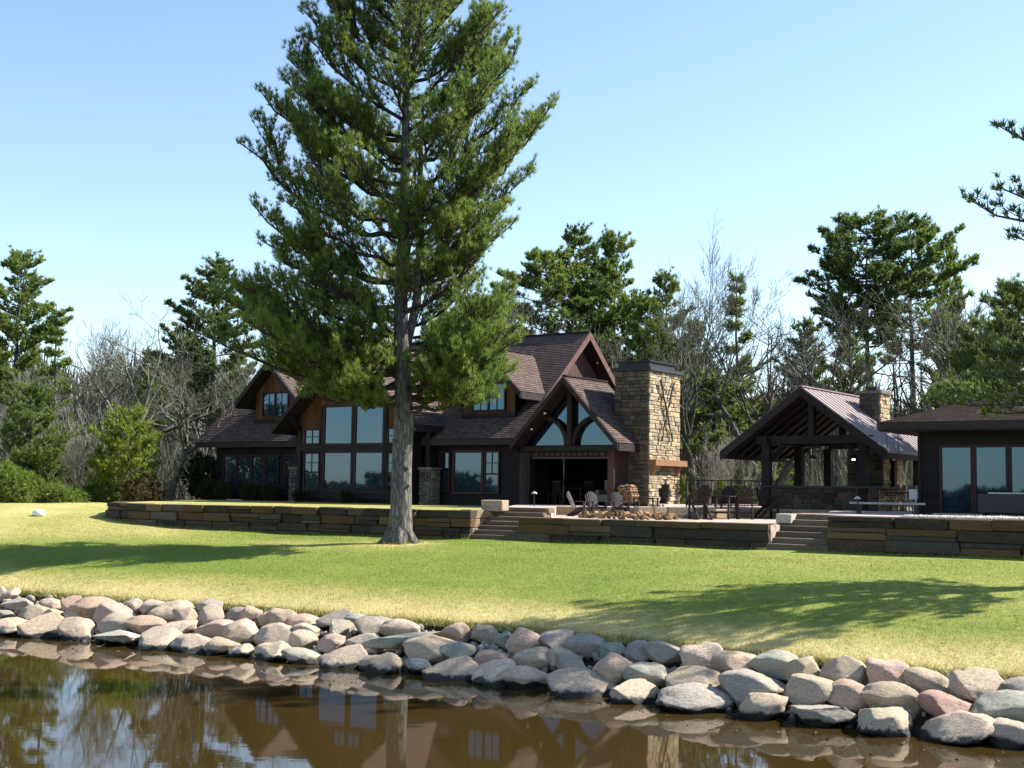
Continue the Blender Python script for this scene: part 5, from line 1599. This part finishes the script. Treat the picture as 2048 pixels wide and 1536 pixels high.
# ---- the wood behind: many thin bare trees that read as one mass
lib = []
for sd in range(5):
    me = bare(60 + sd, 12, .38, .25, 1, .85, 'twig_bark', 3, 1.0, .016)
    v = np.array([x.co[:] for x in me.vertices]); f = np.array([p.vertices[:] for p in me.polygons]); lib.append((v, f)); bpy.data.meshes.remove(me)
VV, FF, b0 = [], [], 0
for i in range(110):
    Y = rng.uniform(84, 150); X = rng.uniform(-.47, .50) * Y
    v, f = lib[i % 5]; a_ = rng.uniform(0, 6.28); s = rng.uniform(.5, .9)
    c_, s_ = math.cos(a_) * s, math.sin(a_) * s
    w_ = np.stack([v[:, 0] * c_ - v[:, 1] * s_ + X, v[:, 0] * s_ + v[:, 1] * c_ + Y, v[:, 2] * s + floor_z(X, Y)], -1)
    VV.append(w_); FF.append(f + b0); b0 += len(v)
wd = link('woodland', np_mesh('woodland', np.concatenate(VV), np.concatenate(FF), 'twig_bark', True))
struct(wd, 'stuff', 'grey leafless wood standing behind the clearing', 'woods')
n = 26000
Yf = rng.uniform(125, 200, n); Xf = rng.uniform(-.5, .52, n) * Yf
hf = 8.5 + 2 * np.sin(Xf * .11) + 2 * np.sin(Xf * .37 + 2)
Pf = np.stack([Xf, Yf, 3 + .02 * (Yf - 60) + hf * rng.uniform(0, 1, n) ** 1.2], -1)
Df = np.tile(np.array([[0, 0, 1.3]]), (n, 1))
fw_ = link('distant_wood', tufts_mesh(Pf, Df, 5, 2.6, .10, 'distant_wood', 'wood_haze', .5))
struct(fw_, 'stuff', 'hazy grey-brown mass of the farther wood', 'woods')
# understorey brush: twigs and low evergreen foliage along the edge of the wood
segs = []
for i in range(2000):
    Y = rng.uniform(60, 96); X = rng.uniform(-.46, .50) * Y
    if -18.5 < X < 17 and Y < 76: continue
    if X <= -18.5 and Y < 70: continue
    if X >= 17 and Y < 64: continue
    fz = floor_z(X, Y)
    for _ in range(5):
        h_ = rng.uniform(.8, 3.6); d = np.array([rng.normal(0, .32), rng.normal(0, .32), 1.0]) * h_
        p = np.array([X + rng.normal(0, .3), Y + rng.normal(0, .3), fz]); q = p + d * .6
        segs.append((p, q, .018, .010, 3)); segs.append((q, q + d * .4 + rng.normal(0, .15, 3), .010, .005, 3))
        for _ in range(2):
            g = rng.uniform(.3, 1); bb = p + (q - p) * g; segs.append((bb, bb + np.array([rng.normal(0, .4), rng.normal(0, .4), rng.uniform(.1, .6)]), .008, .004, 3))
br = link('brushwood', seg_mesh(segs, 'brushwood', 'twig_bark'))
struct(br, 'stuff', 'tangle of bare twigs at the foot of the wood', 'brush')

# ---- bushes
def bush(seed, rx, ry, h, mat, n=900, leaf=.14, w=.03, stems='brown_twig'):
    rg = np.random.default_rng(seed)
    P = rg.normal(0, 1, (n, 3)); P /= np.linalg.norm(P, axis=1, keepdims=True); P *= rg.uniform(.35, 1, (n, 1)) ** .6
    P *= 1 + .22 * np.sin(P[:, :1] * 5 + seed) * np.cos(P[:, 1:2] * 4)
    D = P.copy(); D[:, 2] += .5
    P = np.stack([P[:, 0] * rx, P[:, 1] * ry, (P[:, 2] * .5 + .5) * h], -1)
    sg = [(np.array([0., 0, -.1]) + rg.normal(0, .08, 3) * [1, 1, 0], p, .018, .006, 3) for p in P[:60]]
    return seg_mesh(sg, 'stems', stems), tufts_mesh(P, D, 7, leaf, w, 'foliage', mat, .9, rg)
def put_bush(name, label, b, loc, group, sc=(1, 1, 1)):
    t = thing(name, label, 'shrub', loc, 0, group); t.scale = sc
    link('stems', b[0], t); link('foliage', b[1], t)
rust = bush(1, 1.35, 1.2, 1.9, 'rust_leaves', 700, .16, .022)
olive = bush(2, 1.5, 1.2, 2.0, 'mid_needles', 1300, .18, .03)
darkb = bush(3, .55, .5, .95, 'shrub_leaves', 600, .10, .03)
put_bush('bush', 'rust-brown leafy bush below the bright young pine', rust, (gx(288, 69), 69, 2.5), 'bushes at the left edge of the clearing')
put_bush('bush', 'olive bush at the far left bottom of the thicket', olive, (gx(15, 65), 65, 2.35), 'bushes at the left edge of the clearing', (1.3, 1, 1.2))
put_bush('bush', 'olive bush left of the rust-brown one', olive, (gx(215, 69), 69, 2.45), 'bushes at the left edge of the clearing', (1, 1, .8))
put_bush('bush', 'low olive bush behind the white cover on the lawn', olive, (gx(120, 66), 66, 2.4), 'bushes at the left edge of the clearing', (1, 1, .7))
for i, (u, v, sc, lab) in enumerate(((-10.9, .2, 1.2, 'dark clipped shrub at the left corner of the lodge'), (-9.7, .2, 1.0, 'dark shrub left of the lodge door step'), (-7.7, .2, 1.05, 'dark shrub right of the lodge door step'),
                                     (-6.2, .3, 1.0, 'dark shrub under the small left-wing window'), (-3.0, -.8, .75, 'low dark shrub under the left bay window'), (.2, -.8, .7, 'low dark shrub under the middle of the bay'), (-12.6, 1.6, 2.6, 'tall dark evergreen shrub beyond the left corner of the lodge'))):
    p = uvw(u, v, ZF - .05)
    put_bush('foundation_shrub', lab, darkb, p, 'shrubs along the lodge wall', (sc, sc, sc))

# ---- the opposite shore far behind the viewer, mirrored in the panes
n = 9000
ang = rng.uniform(R(172), R(395), n); rd = rng.uniform(430, 490, n)
P = np.stack([rd * np.cos(ang), rd * np.sin(ang), np.zeros(n)], -1)
hh = 6.5 + 2.5 * np.sin(ang * 31) + 2.0 * np.sin(ang * 83 + 1) + 1.5 * np.sin(ang * 190)
P[:, 2] = rng.uniform(0, 1, n) * hh
D = rng.normal(0, 1, (n, 3)); D[:, 2] += .6
fs_ = link('far_shore_woods', tufts_mesh(P, D, 6, 3.2, 1.1, 'far_shore_woods', 'far_leaves', .9))
struct(fs_, 'stuff', 'low dark wooded shore across the water', 'woods')
aa = np.linspace(R(160), R(400), 60)
v = [(rr * math.cos(q), rr * math.sin(q), .4 if rr < 700 else 8.0) for rr in (425, 1600) for q in aa]
mb = MB(); mb.add(v, [(i, i + 1, i + 61, i + 60) for i in range(59)])
struct(mb.build('far_shore', 'leaf_litter'))

# ------------------------------------------------------------------ small litter: dry leaves on the lawn, longer grass at the wall feet, flecks on the water
def flecks(name, X, Y, Zs, size, mat, label, cat):
    n = len(X); a_ = rng.uniform(0, 6.28, n); s = size * rng.uniform(.5, 1.4, n)
    d1 = np.stack([np.cos(a_) * s, np.sin(a_) * s, rng.normal(0, .25, n) * s], -1); d2 = np.stack([-np.sin(a_) * s * .6, np.cos(a_) * s * .6, rng.normal(0, .25, n) * s], -1)
    b = np.stack([X, Y, Zs], -1)
    v = np.stack([b - d1, b + d2, b + d1, b - d2], 1).reshape(-1, 3)
    struct(link(name, np_mesh(name, v, np.arange(4 * n).reshape(-1, 4), mat)), 'stuff', label, cat)
n = 700
X = rng.uniform(-18, 14, n); Y = Yt(X) + rng.uniform(.1, 16, n)
ok_ = Y < 46.0 - .55 * (X + 1)
X, Y = X[ok_], Y[ok_]
flecks('fallen_leaves', X, Y, lawn_z(X, Y) + .035, .028, 'dry_leaf', 'tan dry leaves scattered over the lawn', 'leaves')
n = 260
X = rng.uniform(-14, 9, n); Y = Yw(X) - np.abs(rng.normal(0, 1.0, n)) - .35
flecks('floating_leaves', X, Y, np.full(n, .006), .028, 'leaf_litter', 'small brown leaf flecks floating by the boulders', 'leaves')
PX, PY = [], []
for path in (W1, W2, W3):
    for p, q in zip(path[:-1], path[1:]):
        k_ = int(math.hypot(q[0] - p[0], q[1] - p[1]) * 150)
        t_ = rng.random(k_); PX.append(p[0] + (q[0] - p[0]) * t_ - VX * .05); PY.append(p[1] + (q[1] - p[1]) * t_ - VY * .05 - np.abs(rng.normal(0, .06, k_)))
an_ = rng.uniform(0, 6.28, 900); rr = .5 + np.abs(rng.normal(0, .15, 900))
PX.append(-3.82 + rr * np.cos(an_)); PY.append(45.3 + rr * np.sin(an_))
X, Y = np.concatenate(PX), np.concatenate(PY)
gr = blades(len(X), X, Y, lawn_z(X, Y) - .02, .11, .011, 'wall_foot_grass', None, rng.uniform(.1, .8, len(X)))
struct(gr, 'stuff', 'unmown grass along the wall feet and round the pine trunk', 'grass')
